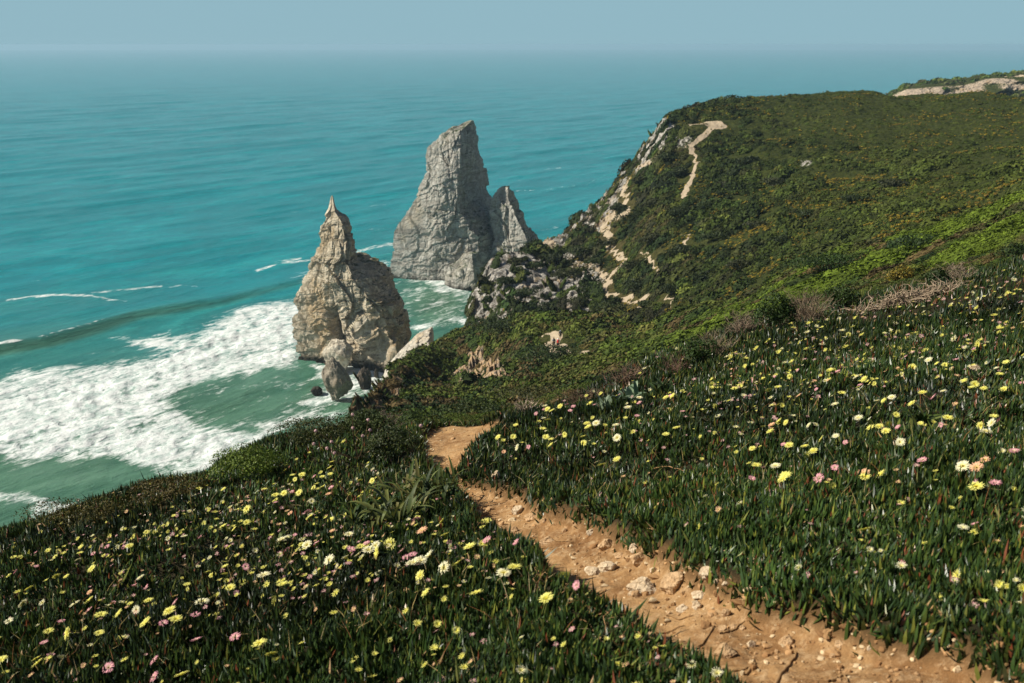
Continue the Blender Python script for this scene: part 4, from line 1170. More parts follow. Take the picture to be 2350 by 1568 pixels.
# smaller blossoms between them, past the three hundred largest
def dens_pick(n):
    out = []
    while len(out) < n:
        px_ = random.uniform(-20, 1044); py_ = random.uniform(265, 700)
        d1 = math.exp(-((px_-880)/190)**2-((py_-(345-(px_-880)*.28))/42)**2)*1.5
        d2 = math.exp(-((px_-250)/230)**2-((py_-(545))/60)**2)*1.0
        d3 = .10 if px_ < 450 else .07
        if random.random() < max(d1, d2, d3)*(.35+1.2*(mnoise.noise((px_/26, py_/13, 3.3)) > .02)): out.append((px_, py_))
    return out
cand = dens_pick(2000)
ca = np.array(cand)
X_, Y_, Z_, ok = raycast(ca[:, 0], ca[:, 1], 2.5, 24, lift=.05)
pdm = path_mask(X_, Y_)
ndc = np.exp(np.interp(np.arctan2(X_, Y_), TAB_AZ, TK[:, 4]))
gz = groundZ(X_, Y_)
for k in range(len(cand)):
    if not ok[k] or pdm[k] > -.08 or np.hypot(X_[k], Y_[k]) > ndc[k]*1.05: continue
    kind = random.choices('ycps', (.44, .16, .28, .12))[0]
    stuff_fl.append((X_[k], Y_[k], max(Z_[k], gz[k]+.055), kind, DI[kind]*random.uniform(.3, .7), math.pi+random.gauss(0, .9), abs(random.gauss(.45, .3))))
def merged_flowers():
    Vs, Fs, Cs, off = [], [], [], 0
    T = {}
    for k in 'ycps':
        for j in range(3):
            me = petals_mesh('tmp', k, 900+j, (.3, .6, .9)[j], 16, 1)
            v = np.empty(len(me.vertices)*3, np.float32); me.vertices.foreach_get('co', v)
            f = np.empty(len(me.loops), np.int32); me.loops.foreach_get('vertex_index', f)
            c = np.empty(len(me.vertices)*4, np.float32); me.color_attributes['tint'].data.foreach_get('color', c)
            T[k, j] = (v.reshape(-1, 3)*np.array([1, 1, 1]), f.reshape(-1, 4), c.reshape(-1, 4)[:, :3]); bpy.data.meshes.remove(me)
    for x, y, z, kind, dm, ta, tl in stuff_fl:
        v, f, c = T[kind, random.randrange(3)]
        R = np.array((Matrix.Rotation(ta, 3, 'Z') @ Matrix.Rotation(tl, 3, 'Y')))
        v = v.copy(); v[:, :2] *= 1.0
        Vs.append(v@R.T*(dm/2)+np.array([x, y, z])); Fs.append(f+off); off += len(v); Cs.append(c)
    o = link(mesh_np('flowers', np.vstack(Vs), np.vstack(Fs), M['petal'], tint=np.vstack(Cs)), 'flowers')
    tag(o, 'many small yellow, cream and pink blossoms scattered through the green carpet', kind='stuff')
merged_flowers()

# ------------------------------------------------------------------ stones and roots on the path
STV = []
for k in range(9):
    V, Q, T_ = boulder_np(20, 40+k, (1, 1, 1), .28, .8)
    STV.append((V, Q, T_))
def stone(box, reg, mat, label, seed, hgt=.62, tilt=0):
    u0, v0, u1, v1 = box
    px0, py1 = reg(u0, v1); px1, py0 = reg(u1, v0)
    pxc, pyc = (px0+px1)/2, py1-(py1-py0)*.12
    x, y, z, ok_ = raycast(np.array([pxc]), np.array([pyc]), 1.5, 26, lift=-.03)
    x, y = float(x[0]), float(y[0]); z = float(groundZ(np.array([x]), np.array([y]))[0])
    d = math.sqrt(x*x+y*y+(CAM_Z-z)**2)
    w = (px1-px0)/FPX*d/2; h = (py1-py0)/FPX*d/2*1.15
    h = min(h, w*1.2); dp = w*.75
    V, Q, T_ = STV[seed % 9]
    o = link(mesh_np('stone', V*np.array([w, dp, h]), [Q, T_], mat), 'stone', loc=(x, y+dp*.3, z+h*.3))
    o.rotation_euler = (random.uniform(-.15, .15), tilt, 0)
    tag(o, label, 'stone', 'stones along the dirt path')
r5 = zr(1000, 950, 2.851); r6 = zr(1400, 1250, 2.9375); r3b = zr(1350, 600, 2.043)
ms, mp = M['stone'], M['stone_pale']
for i, (bx, reg, mt, lab, tl) in enumerate([
 ((572, 588, 640, 665), r5, mp, 'upright rounded tan stone at the path edge, topmost of the path stones', 0),
 ((708, 765, 795, 835), r5, mp, 'pale angular stone on the narrow bend of the path', .1),
 ((805, 815, 890, 870), r5, ms, 'flat tan stone half buried at the carpet edge beside the pale angular one', 0),
 ((700, 895, 752, 940), r5, ms, 'small dark-sided triangular stone alone on bare dirt', .2),
 ((897, 952, 1018, 1004), r5, ms, 'long tan stone with a dark shaded end lying across the path', 0),
 ((1310, 968, 1420, 1068), r5, ms, 'pointed upright tan stone against the carpet edge', .2),
 ((1225, 1153, 1362, 1195), r5, mp, 'flat elongated pale stone like a loaf on the dirt', .05),
 ((1315, 1103, 1465, 1172), r5, mp, 'flat broad stone casting a thin shadow right of the loaf-shaped one', 0),
 ((1535, 1072, 1672, 1168), r5, ms, 'blocky brown stone with a dark right face above the white rock', .1),
 ((1525, 1225, 1735, 1328), r5, mp, 'brightest white rock on the path edge', .05),
 ((1745, 1200, 1942, 1332), r5, ms, 'largest brown angular rock, right next to the white rock', -.15),
 ((1430, 1060, 1500, 1100), r5, ms, 'small flat stone behind the broad flat one', 0),
 ((1522, 1058, 1592, 1122), r5, mp, 'small pale stone touching the top of the blocky brown stone', 0),
 ((1225, 950, 1302, 992), r5, mp, 'slanting pale chip left of the pointed upright stone', .3),
 ((972, 832, 1006, 872), r5, ms, 'small brown stone at the carpet edge above the long stone', 0),
 ((922, 865, 957, 898), r5, ms, 'little brown pebble just above the long tan stone', 0),
 ((1060, 903, 1102, 942), r5, ms, 'small brown wedge between the long and the pointed stones', .2),
 ((1765, 773, 1870, 815), r5, mp, 'pale stone peeking out of the green carpet right of the path', 0),
 ((2068, 643, 2142, 670), r3b, mp, 'flat peach stone high in the flower carpet near the right edge', 0),
 ((895, 443, 1012, 517), r6, mp, 'rounded pale rock at the carpet edge, right of the largest brown rock', 0),
 ((860, 503, 955, 562), r6, mp, 'flat pale stone leaning under the rounded pale rock', .1),
 ((850, 543, 916, 606), r6, mp, 'round pale stone, lowest of the cluster below the rounded rock', 0),
 ((735, 553, 842, 602), r6, mp, 'wide flat pale stone left of the round one', 0),
 ((1060, 528, 1105, 563), r6, mp, 'small round stone right of the pale cluster', 0),
 ((1008, 510, 1045, 548), r6, mp, 'tiny pale stone between the cluster and the small round stone', 0),
 ((1060, 618, 1142, 682), r6, ms, 'curved cream stone in the middle of the lower path', .1),
 ((1255, 788, 1310, 860), r6, mp, 'upright white stone in the rubble of the lower path', 0),
 ((1020, 858, 1170, 952), r6, ms, 'large pinkish slab behind the grass tips at the lower path', -.25),
 ((1040, 738, 1112, 792), r6, ms, 'angular pale stone left of the upright white stone', .1),
 ((1495, 762, 1582, 838), r6, ms, 'slanted pale stone set in the bank at the right edge', -.5),
 ((1878, 848, 1945, 892), r6, ms, 'tan stone beneath the dark carpet edge at lower right', 0),
 ((2108, 918, 2147, 955), r6, mp, 'small bright stone near the lower right corner of the path', 0),
 ((2150, 1158, 2202, 1190), r6, mp, 'small pale stone low down near the bottom right corner', 0),
 ((1365, 798, 1407, 837), r6, ms, 'small tan stone just right of the upright white stone', 0),
 ((1848, 898, 1902, 942), r6, ms, 'half buried tan lump below the dark carpet edge', 0),
 ((548, 318, 602, 372), r6, mp, 'small pointed stone between the blocky brown stone and the white rock', .2),
 ((395, 468, 440, 506), r6, mp, 'small cream stone at the foot of the white rock', 0),
 ((668, 593, 706, 620), r6, ms, 'tiny stone left of the wide flat pale stone', 0),
 ((1128, 718, 1176, 750), r6, ms, 'small rounded stone below the curved cream stone', 0),
 ((1195, 723, 1237, 757), r6, ms, 'small rounded stone beside a thin twig on the lower path', 0),
]):
    stone(bx, reg, mt, lab, i, tilt=tl)

def pebbles():
    Vs, Fs, Cs, off = [], [], [], 0
    n = 5200
    ix = RNG.integers(0, len(PATH), n)
    X, Y = near_pos(n*14, 3.0, 13)
    pd = path_mask(X, Y)
    right = np.ones(len(X), bool)
    # nearer the upper (right) bank they lie thicker
    upper = np.array([p for p in PATH[5:28]])
    du = seg_dist(X, Y, [tuple(p) for p in upper])
    k = (pd > .0) & (RNG.random(len(X)) < (.10+.9*np.exp(-du/.16)))
    X, Y = X[k][:n], Y[k][:n]; Z = groundZ(X, Y); n = len(X)
    S_ = RNG.lognormal(-4.95, .62, n); S_ = np.clip(S_, .002, .03)
    V0, Q0, T0 = boulder_np(6, 77, (1, 1, .7), .2, .8)
    rot = RNG.uniform(0, 6.28, n); c, s = np.cos(rot), np.sin(rot)
    V = V0[None]*S_[:, None, None]*RNG.uniform(.6, 1.4, (n, 1, 3))
    x = V[..., 0]*c[:, None]-V[..., 1]*s[:, None]; y = V[..., 0]*s[:, None]+V[..., 1]*c[:, None]
    V = np.stack([x, y, V[..., 2]], -1)+np.stack([X, Y, Z+S_*.3], 1)[:, None]
    off = (np.arange(n)*len(V0))[:, None, None]
    cc = np.array([(.38, .22, .10), (.42, .26, .13), (.56, .42, .25), (.26, .14, .06)])[RNG.integers(0, 4, n)]*RNG.uniform(.8, 1.15, n)[:, None]
    o = link(mesh_np('pebbles', V.reshape(-1, 3), [(Q0[None]+off).reshape(-1, 4), (T0[None]+off).reshape(-1, 3)], M['twig'], tint=np.repeat(cc, len(V0), 0)), 'pebbles')
    tag(o, 'tan pebbles and crumbs strewn over the dirt path', kind='stuff')
pebbles()
def tube(pts, rad, n=6):
    P = np.array(pts, float); rad = np.asarray(rad)*np.ones(len(P)); V, F = [], []
    for i, p in enumerate(P):
        t = P[min(i+1, len(P)-1)]-P[max(i-1, 0)]; t /= np.linalg.norm(t)+1e-9
        a = np.cross(t, [0, 0, 1.]); a /= np.linalg.norm(a)+1e-9; b = np.cross(a, t)
        for k in range(n): th = 2*math.pi*k/n; V.append(p+rad[i]*(a*math.cos(th)+b*math.sin(th)))
    for i in range(len(P)-1):
        for k in range(n): q = i*n+k; r = i*n+(k+1) % n; F.append([q, r, r+n, q+n])
    return V, F
def smooth_pts(p, m=6):
    p = np.array(p, float); out = []
    for i in range(len(p)-1):
        a, b = p[max(i-1, 0)], p[i]; c, d = p[i+1], p[min(i+2, len(p)-1)]
        for t in np.linspace(0, 1, m, endpoint=False):
            out.append(.5*((2*b)+(-a+c)*t+(2*a-5*b+4*c-d)*t*t+(-a+3*b-3*c+d)*t**3))
    out.append(p[-1]); return np.array(out)
def root(reg, pts, w, label, lift=0.0):
    q = smooth_pts([reg(u, v) for u, v in pts])
    q = q+RNG.normal(size=q.shape)*.25
    X, Y, Z, ok_ = raycast(q[:, 0], q[:, 1], 1.5, 26, lift=-.04)
    Z = groundZ(X, Y)
    t = np.linspace(0, 1, len(X))
    P = np.stack([X, Y, Z+.006+lift*np.sin(t*np.pi)], 1)
    V, F = tube(P, w*(1-.75*t)+.0012)
    o = link(mesh_np('root', np.array(V), np.array(F), M['root'], smooth=True), 'root')
    tag(o, label, 'root', 'dry roots and twigs on the path')
for reg, pts, w, lab in [
 (r6, [(10, 605), (120, 612), (230, 605), (380, 588)], .007, 'long pale root running level at the lower left of the path'),
 (r6, [(90, 608), (150, 640), (220, 665), (300, 690)], .006, 'root forking down to the right under the long level one'),
 (r6, [(20, 555), (90, 525), (150, 510), (235, 480)], .005, 'thin straight root above the long level one'),
 (r6, [(1430, 1220), (1475, 1120), (1530, 1040), (1580, 970), (1612, 905)], .009, 'thick pale root rising from the bottom edge of the path'),
 (r6, [(1060, 1050), (1180, 1045), (1250, 1025), (1300, 980), (1290, 950)], .008, 'knobbly root beside the thick rising one'),
 (r6, [(1240, 1075), (1290, 1020), (1315, 975)], .007, 'short root end crossing the knobbly one'),
 (r6, [(1845, 1170), (1890, 1130), (1950, 1095), (2050, 1090)], .008, 'curved root at the bottom right of the path'),
 (r6, [(1950, 1100), (1965, 1150), (1970, 1195)], .004, 'short dark twig hanging off the curved bottom right root'),
 (r6, [(670, 645), (760, 655), (860, 655)], .004, 'thin twig below the wide flat pale stone'),
 (r6, [(1060, 812), (1130, 785), (1200, 745), (1230, 730)], .006, 'bent twig between the small rounded stones'),
 (r6, [(880, 920), (940, 860), (1000, 780), (1018, 715)], .005, 'thin dark twig leaning up out of the grass tips'),
 (r6, [(560, 775), (650, 765), (740, 720), (800, 705)], .004, 'dry twig in the middle of the lower path left part'),
 (r5, [(445, 970), (470, 890), (490, 840), (515, 785)], .006, 'grey stick standing at the left edge of the narrow bend'),
 (r5, [(435, 885), (500, 870), (560, 820)], .006, 'grey stick lying beside the standing one'),
 (r5, [(1150, 1395), (1230, 1375), (1310, 1345), (1370, 1322)], .006, 'slender root crossing the path below the loaf-shaped stone'),
 (r5, [(740, 860), (800, 870), (870, 880)], .004, 'thin pale root below the pale angular stone'),
 (r5, [(650, 1050), (710, 1035), (770, 995)], .005, 'twig among dead stems at the left path edge'),
 (r5, [(1020, 1008), (1070, 1018), (1130, 1020)], .004, 'short straight twig right of the long tan stone'),
 (r5, [(840, 1130), (870, 1080), (920, 1050), (990, 1050)], .004, 'forked dead twig reaching onto bare dirt'),
 (r5, [(590, 1165), (650, 1195), (720, 1225)], .005, 'pale dry stick lying on the leaves beside a pink flower'),
 (r5, [(1695, 572), (1780, 578), (1870, 592), (1930, 598)], .004, 'straight pale stalk lying on the right carpet')]:
    root(reg, pts, w, lab, .02 if 'leaves' in lab or 'carpet' in lab else .0)
def litter():
    """dead stems along the left edge of the path"""
    Vs, Fs, off = [], [], 0
    lowe = PATH[28:]
    for k in range(700):
        i = random.randrange(len(lowe)-1); t = random.random()
        bx = lowe[i][0]*(1-t)+lowe[i+1][0]*t+random.gauss(0, .10); by = lowe[i][1]*(1-t)+lowe[i+1][1]*t+random.gauss(0, .10)
        if math.hypot(bx, by) > 12 or math.hypot(bx, by) < 2.5: continue
        a = random.uniform(0, 6.28); L = random.uniform(.04, .2)
        pts = []
        for s in range(5):
            pts.append((bx+math.cos(a)*L*s/4, by+math.sin(a)*L*s/4)); a += random.gauss(0, .35)
        X = np.array([p[0] for p in pts]); Y = np.array([p[1] for p in pts]); Z = groundZ(X, Y)+.008+random.random()*.03*np.sin(np.linspace(0, 3.1, 5))
        V, F = tube(np.stack([X, Y, Z], 1), random.uniform(.0012, .003)*np.array([1, .9, .8, .6, .3]), 3)
        Vs.append(np.array(V)); Fs.append(np.array(F)+off); off += len(V)
    o = link(mesh_np('dead_stems', np.vstack(Vs), np.vstack(Fs), M['root']), 'dead_stems')
    tag(o, 'dry tan stems littering the left edge of the path', kind='stuff')
litter()

# ------------------------------------------------------------------ bushes and plants one can tell apart
def leafy(n, seed, leaf, R, lobes=5, colA=(.03, .055, .01), colB=(.08, .11, .02)):
    """leaf cloud filling an uneven crown of radii R (3)"""
    rg = np.random.default_rng(seed)
    cen = np.vstack([[0, 0, .45], np.stack([rg.uniform(-.62, .62, lobes), rg.uniform(-.5, .5, lobes), rg.uniform(.2, .62, lobes)], 1)])
    rr = np.concatenate([[.62], rg.uniform(.26, .46, lobes)])
    w = rg.choice(len(cen), n, p=rr**2/np.sum(rr**2))
    d = rg.normal(size=(n, 3)); d /= np.linalg.norm(d, axis=1)[:, None]; d[:, 2] = np.abs(d[:, 2])*1.0-.1
    C = cen[w]+d*(rr[w]*rg.uniform(.72, 1.08, n))[:, None]
    C[:, 2] = np.maximum(C[:, 2], .02)
    C = C*np.array(R)
    nm = d+rg.normal(size=(n, 3))*.6; nm /= np.linalg.norm(nm, axis=1)[:, None]
    a = np.cross(nm, rg.normal(size=(n, 3))); a /= np.linalg.norm(a, axis=1)[:, None]; b = np.cross(nm, a)
    s = (leaf*rg.uniform(.6, 1.4, n))[:, None]
    V = np.stack([C+a*s*1.3, C+b*s*.5, C-a*s*1.1, C-b*s*.5], 1).reshape(-1, 3)
    k = rg.random(n)[:, None]**1.5
    col = np.array(colA)*(1-k)+np.array(colB)*k
    return V, np.arange(n*4).reshape(-1, 4), np.repeat(col, 4, 0)
def twiggy(n, seed, R, col=(.20, .15, .10), rad=.004, order=2):
    rg = np.random.default_rng(seed); Vs, Fs, off = [], [], 0
    R = np.array(R)
    for k in range(n):
        a = rg.uniform(0, 6.28); e = rg.uniform(.15, 1.45)
        base = np.array([rg.normal()*.22, rg.normal()*.18, 0.02])
        d = np.array([math.cos(a)*math.cos(e), math.sin(a)*math.cos(e), math.sin(e)])
        p = base; pts = [p*R]
        for s in range(5):
            d = d+rg.normal(size=3)*.28; d /= np.linalg.norm(d); p = p+d*.21; p[2] = max(p[2], .0); pts.append(p*R)
            if rg.random() < .8:
                d2 = d+rg.normal(size=3)*.7; d2 /= np.linalg.norm(d2); q = [p*R, (p+d2*.12)*R, (p+d2*.22+rg.normal(size=3)*.03)*R]
                V, F = tube(q, [rad*.5, rad*.4, rad*.2], 3); Vs.append(np.array(V)); Fs.append(np.array(F)+off); off += len(V)
        V, F = tube(pts, rad*np.linspace(1, .35, 6), 3); Vs.append(np.array(V)); Fs.append(np.array(F)+off); off += len(V)
    V = np.vstack(Vs); F = np.vstack(Fs)
    C = np.array(col)*np.repeat(rg.uniform(.6, 1.3, len(V)//3+1), 3)[:len(V), None]
    return V, F, C
def place(x, y, sink=0):
    """2350-unit picture point of the foot -> ground"""
    X, Y, Z, ok_ = raycast(np.array([x*S]), np.array([y*S]), 1.5, 600)
    X, Y = float(X[0]), float(Y[0]); z = float(groundZ(np.array([X]), np.array([Y]))[0])
    return X, Y, z-sink, math.sqrt(X*X+Y*Y+(CAM_Z-z)**2)
def bush(x, y, w, h, label, n=1800, leafpx=1.3, colA=(.02, .036, .008), colB=(.06, .085, .018), twig=True, name='bush', cat='bush', group=None, seed=0, lobes=6):
    X, Y, z, d = place(x, y)
    wm, hm = w*S/FPX*d/2, h*S/FPX*d*1.12
    t = thing(name, (X, Y, z), label, cat, group)
    V, F, C = leafy(n, seed+int(x), leafpx/FPX*d, (wm*1.15, wm*.85, hm), lobes, colA, colB)
    link(mesh_np('foliage', V, F, M['bush'], tint=C), 'foliage', t)
    if twig:
        V, F, C = twiggy(14, seed+3, (wm*.8, wm*.6, hm*.75), (.10, .07, .045), .35/FPX*d)
        link(mesh_np('branches', V, F, M['twig'], tint=C), 'branches', t)
    return t
def dry(x, y, w, h, label, n=70, col=(.24, .18, .12), rpx=.35, seed=0, name='dry_shrub'):
    X, Y, z, d = place(x, y)
    wm, hm = w*S/FPX*d/2, h*S/FPX*d*1.1
    V, F, C = twiggy(n, seed+int(x), (wm, wm*.8, hm), col, rpx/FPX*d)
    o = link(mesh_np(name, V, F, M['twig'], tint=C), name, loc=(X, Y, z))
    return tag(o, label, 'shrub', 'dry shrubs along the crest')
G1_, G2_ = (.016, .034, .007), (.05, .085, .014)
bush(1772, 782, 105, 85, 'round dark green bush at the crest, among the grey dry shrubs', 2600, 1.1, G1_, G2_)
bush(1600, 836, 90, 50, 'low green bush left of the round dark bush on the crest', 1500, 1.1, G1_, G2_)
bush(2150, 664, 70, 35, 'small dark bush above the dead branch pile', 1200, 1.1, G1_, (.04, .06, .012))
bush(1930, 712, 80, 50, 'dark green bush just left of the dead branch pile', 1500, 1.1, G1_, G2_)
bush(2068, 668, 75, 40, 'bush speckled with yellow bloom above the dead branch pile', 1400, 1.1, (.05, .05, .01), (.28, .20, .02))
bush(575, 1112, 170, 72, 'bright yellow green bush on the left crest against the surf', 5200, .9, (.05, .085, .008), (.17, .23, .025), twig=False, lobes=9)
bush(390, 1152, 230, 32, 'rusty brown bush patch on the left crest', 3600, .85, (.055, .04, .01), (.13, .10, .022), twig=False, lobes=10)
bush(190, 1200, 260, 30, 'olive brown bush patch at the left end of the crest', 3800, .85, (.05, .045, .01), (.13, .11, .022), twig=False, lobes=10)
bush(730, 1030, 190, 50, 'dark olive bush on the crest above the surf, right of the bright one', 3800, .85, (.025, .035, .008), (.09, .09, .02), twig=False, lobes=8)
bush(905, 1055, 135, 85, 'dark thorny bush by the sandy bend of the path', 3000, 1.1, (.016, .028, .007), (.06, .075, .016))
bush(840, 1005, 120, 60, 'green bush behind the dark thorny one, above the cliff edge', 2200, 1.1, (.02, .036, .008), (.07, .09, .018))
bush(900, 978, 260, 42, 'long band of leafy bushes at the head of the path', 4200, 1.0, G1_, (.055, .075, .014), twig=False, lobes=14)
bush(1080, 962, 200, 36, 'low leafy bush right behind the sandy end of the path', 3000, 1.0, G1_, (.06, .08, .015), twig=False, lobes=10)
bush(1240, 905, 260, 46, 'olive bush strip between the path head and the crest flowers', 3600, 1.0, (.03, .036, .01), (.10, .095, .022), twig=False, lobes=12)
bush(1260, 838, 175, 46, 'long dark bush on the spur just below the hikers', 2600, 1.0, (.014, .026, .006), (.035, .06, .012), twig=False, lobes=9)
bush(1150, 775, 170, 46, 'dark rounded bush on the spur left of the hikers', 2200, 1.0, (.014, .026, .006), (.04, .06, .012), twig=False, lobes=8)
bush(1885, 660, 165, 46, 'long dark green bush with a shaded side on the sweeping slope', 2600, 1.0, (.016, .032, .006), (.045, .085, .012), twig=False, lobes=9)
bush(2110, 585, 140, 34, 'dark bush higher on the sweeping green slope', 2000, 1.0, (.016, .032, .006), (.045, .085, .012), twig=False, lobes=8)
bush(2325, 600, 70, 34, 'dark bush at the right edge above the flowers', 1200, 1.0, (.016, .032, .006), (.04, .07, .012), twig=False)
dry(1850, 742, 120, 66, 'pale grey twiggy shrub on the crest, right of the round green bush', 110)
dry(1705, 775, 90, 48, 'pinkish grey dry shrub left of the round green bush', 80, (.24, .18, .125))
dry(1640, 822, 90, 50, 'grey dry grassy shrub lower on the crest', 80, (.26, .2, .13))
dry(1440, 868, 110, 42, 'brown dry shrub above the broad-leaved plant', 80, (.2, .13, .09))
dry(1340, 905, 120, 34, 'low reddish brown dry shrub left of the broad-leaved plant', 80, (.17, .115, .075))
dry(1550, 850, 70, 44, 'dark brown dry tuft between the green bush and the flowers', 60, (.16, .10, .07))
dry(1210, 945, 70, 34, 'whitish bare branches at the right of the path head', 40, (.42, .33, .24), .5)
dry(885, 985, 80, 44, 'grey bare twig shrub beside the sandy path head', 80, (.17, .13, .1))
dry(2200, 650, 110, 34, 'greyish dry shrub right of the small dark bush', 60, (.26, .2, .14))
# fallen pile of dead branches
def dead_pile():
    X, Y, z, d = place(2080, 700)
    rg = np.random.default_rng(4); Vs, Fs, off = [], [], 0
    pxs = lambda v: v*S/FPX*d
    for k in range(330):
        u = rg.uniform(-1, 1); cx = u*pxs(118); cy = rg.normal()*pxs(16)+0; cz = pxs(24)*(1-u*u)*rg.uniform(0, 1.1)
        gx_, gy_ = X+cx, Y+cy+u*pxs(40)*.5
        gz_ = float(groundZ(np.array([gx_]), np.array([gy_]))[0])
        a = rg.normal()*.5+.25; L = pxs(rg.uniform(20, 60)); p = np.array([gx_, gy_, gz_+cz+.02]); pts = [p]
        dr = np.array([math.cos(a), math.sin(a)*.6, rg.normal()*.15])
        for s in range(6): dr = dr+rg.normal(size=3)*np.array([.55, .5, .5]); dr /= np.linalg.norm(dr); p = p+dr*L/6; pts.append(p)
        V, F = tube(pts, pxs(rg.uniform(.6, 1.7))*np.linspace(1, .4, 7), 4); Vs.append(np.array(V)); Fs.append(np.array(F)+off); off += len(V)
    V = np.vstack(Vs)-np.array([X, Y, z]); C = np.array([.31, .235, .16])*np.repeat(rg.uniform(.55, 1.3, len(V)//28+1), 28)[:len(V), None]
    tag(link(mesh_np('branch_pile', V, np.vstack(Fs), M['twig'], tint=C), 'branch_pile', loc=(X, Y, z)), 'tangled pile of bleached dead branches along the right crest', 'branches')
dead_pile()

# strap leaved clumps
def blades(name, x, y, n, Lpx, wpx, label, cat, col, seed, spread=1.0, arch=1.0, foot=20, width_mid=.5, part=None):
    X, Y, z, d = place(x, y)
    rg = np.random.default_rng(seed); V, F, C = [], [], []
    px1 = S/FPX*d; m = 9
    for k in range(n):
        a = rg.uniform(0, 6.28); L = Lpx*px1*rg.uniform(.55, 1.15); w = wpx*px1*rg.uniform(.7, 1.2)
        bx, by = rg.normal()*foot*px1, rg.normal()*foot*px1*.7
        bz = float(groundZ(np.array([X+bx]), np.array([Y+by]))[0])-z
        e = rg.uniform(.55, 1.45); bend = -rg.uniform(.7, 2.0)*arch
        p = np.array([bx, by, bz]); h = np.array([math.cos(a), math.sin(a), 0]); sd = np.array([-h[1], h[0], 0])
        b = len(V); cc = np.array(col[rg.integers(0, len(col))])*rg.uniform(.7, 1.35)
        kink = rg.random() < .25
        for s in range(m):
            t = s/(m-1); ang = e*spread+bend*t*t
            if kink and t > .55: ang -= 1.3
            ww = w*(1-abs((t-width_mid)/(1-width_mid if t > width_mid else width_mid*1.0)) ** 2*(1.0 if t > width_mid else .45))
            V += [p-sd*ww*.5+np.array([0, 0, ww*.18]), p, p+sd*ww*.5+np.array([0, 0, ww*.18])]; C += [cc, cc*.8, cc]
            p = p+(h*math.cos(ang)+np.array([0, 0, 1])*math.sin(ang))*L/(m-1)
        for s in range(m-1):
            q = b+s*3; F += [[q, q+1, q+4, q+3], [q+1, q+2, q+5, q+4]]
    o = link(mesh_np(name, np.array(V), np.array(F), M['strap'], tint=np.array(C), smooth=True), name, loc=(X, Y, z))
    return tag(o, label, cat)
SG = [(.05, .075, .015), (.10, .12, .03), (.025, .05, .01), (.14, .13, .04)]
blades('strap_leaf_plant', 955, 1165, 110, 104, 7, 'big clump of long arching strap leaves left of the narrow path bend', 'plant', SG, 1, foot=44)
blades('strap_leaf_plant', 900, 1215, 38, 110, 9, 'looser clump of bent yellow green straps, lower left of the big one', 'plant', [(.12, .13, .035), (.09, .11, .03), (.05, .07, .02)], 2, foot=28)
blades('strap_leaf_plant', 1035, 1155, 22, 62, 6, 'dark strap leaves drooping over the edge of the dirt path', 'plant', [(.02, .04, .01), (.05, .075, .02)], 3, foot=16)
blades('strap_leaf_plant', 2110, 985, 22, 70, 9, 'small dark strap leaved tuft inside the right flower carpet', 'plant', SG[:3], 4, foot=8)
blades('strap_leaf_plant', 820, 1225, 20, 60, 7, 'thin grassy tuft among the flowers left of the strap leaved clumps', 'plant', SG, 5, foot=14)
AG = [(.16, .22, .13), (.22, .28, .18), (.11, .17, .09)]
blades('broad_leaf_plant', 1432, 918, 20, 46, 15, 'grey green plant with broad pointed leaves at the crest', 'plant', AG, 6, foot=14, arch=.5, width_mid=.45)
blades('broad_leaf_plant', 1392, 932, 12, 36, 10, 'small grey green rosette just left of the broad-leaved plant', 'plant', AG, 7, foot=9, arch=.6)
blades('broad_leaf_plant', 1525, 885, 12, 38, 11, 'dark green broad leaf rosette right of the grey green plant', 'plant', [(.05, .08, .03), (.08, .12, .04)], 8, foot=10, arch=.6)
blades('broad_leaf_plant', 645, 1280, 12, 50, 9, 'pale leafy tuft in the middle of the left flower carpet', 'plant', [(.16, .18, .05), (.1, .13, .03)], 9, foot=12, arch=.6)

# tall thin stalks with pink heads
def stalks(root_uv, heads, label, seed):
    rg = np.random.default_rng(seed); r4 = zr(500, 1000, 3.615)
    rx, ry = r4(*root_uv); X, Y, z, d = place(rx/S, ry/S)
    t = thing('tall_flower', (X, Y, z), label, 'flower')
    Vs, Fs, off = [], [], 0
    for u, v in heads:
        px_, py_ = r4(u, v)
        hx, hz = plane_pt(px_, py_, Y+rg.normal()*.05)
        H = np.array([hx-X, rg.normal()*.05, hz-z]); r0 = np.array([rg.normal()*.02, rg.normal()*.02, 0])
        mid = (H+r0)/2+np.array([rg.normal()*.02, 0, 0])
        V, F = tube(smooth_pts([r0, mid, H], 5), .0035, 4); Vs.append(np.array(V)); Fs.append(np.array(F)+off); off += len(V)
        n = 46; dv_ = rg.normal(size=(n, 3)); dv_ /= np.linalg.norm(dv_, axis=1)[:, None]
        c = H+dv_*.016; a = np.cross(dv_, rg.normal(size=(n, 3))); a /= np.linalg.norm(a, axis=1)[:, None]; b = np.cross(dv_, a)
        VV = np.stack([c+a*.008, c+b*.008, c-a*.008, c-b*.008], 1).reshape(-1, 3)
        C = np.repeat(np.array([[.78, .52, .50]])*rg.uniform(.75, 1.1, n)[:, None], 4, 0)
        link(mesh_np('flower_head', VV, np.arange(n*4).reshape(-1, 4), M['petal'], tint=C), 'flower_head', t)
    V = np.vstack(Vs)
    link(mesh_np('stem', V, np.vstack(Fs), M['twig'], tint=np.tile([.09, .06, .035], (len(V), 1))), 'stem', t)
stalks((1340, 470), [(975, 195), (955, 315), (1118, 285), (1075, 350), (1165, 335), (1310, 30), (1300, 180), (1390, 240), (1425, 130), (1450, 205)], 'tall plant with several pale pink heads rising above the left carpet', 1)
stalks((1965, 500), [(1910, 130)], 'single pale pink head on a dark stalk against the sandy path', 2)

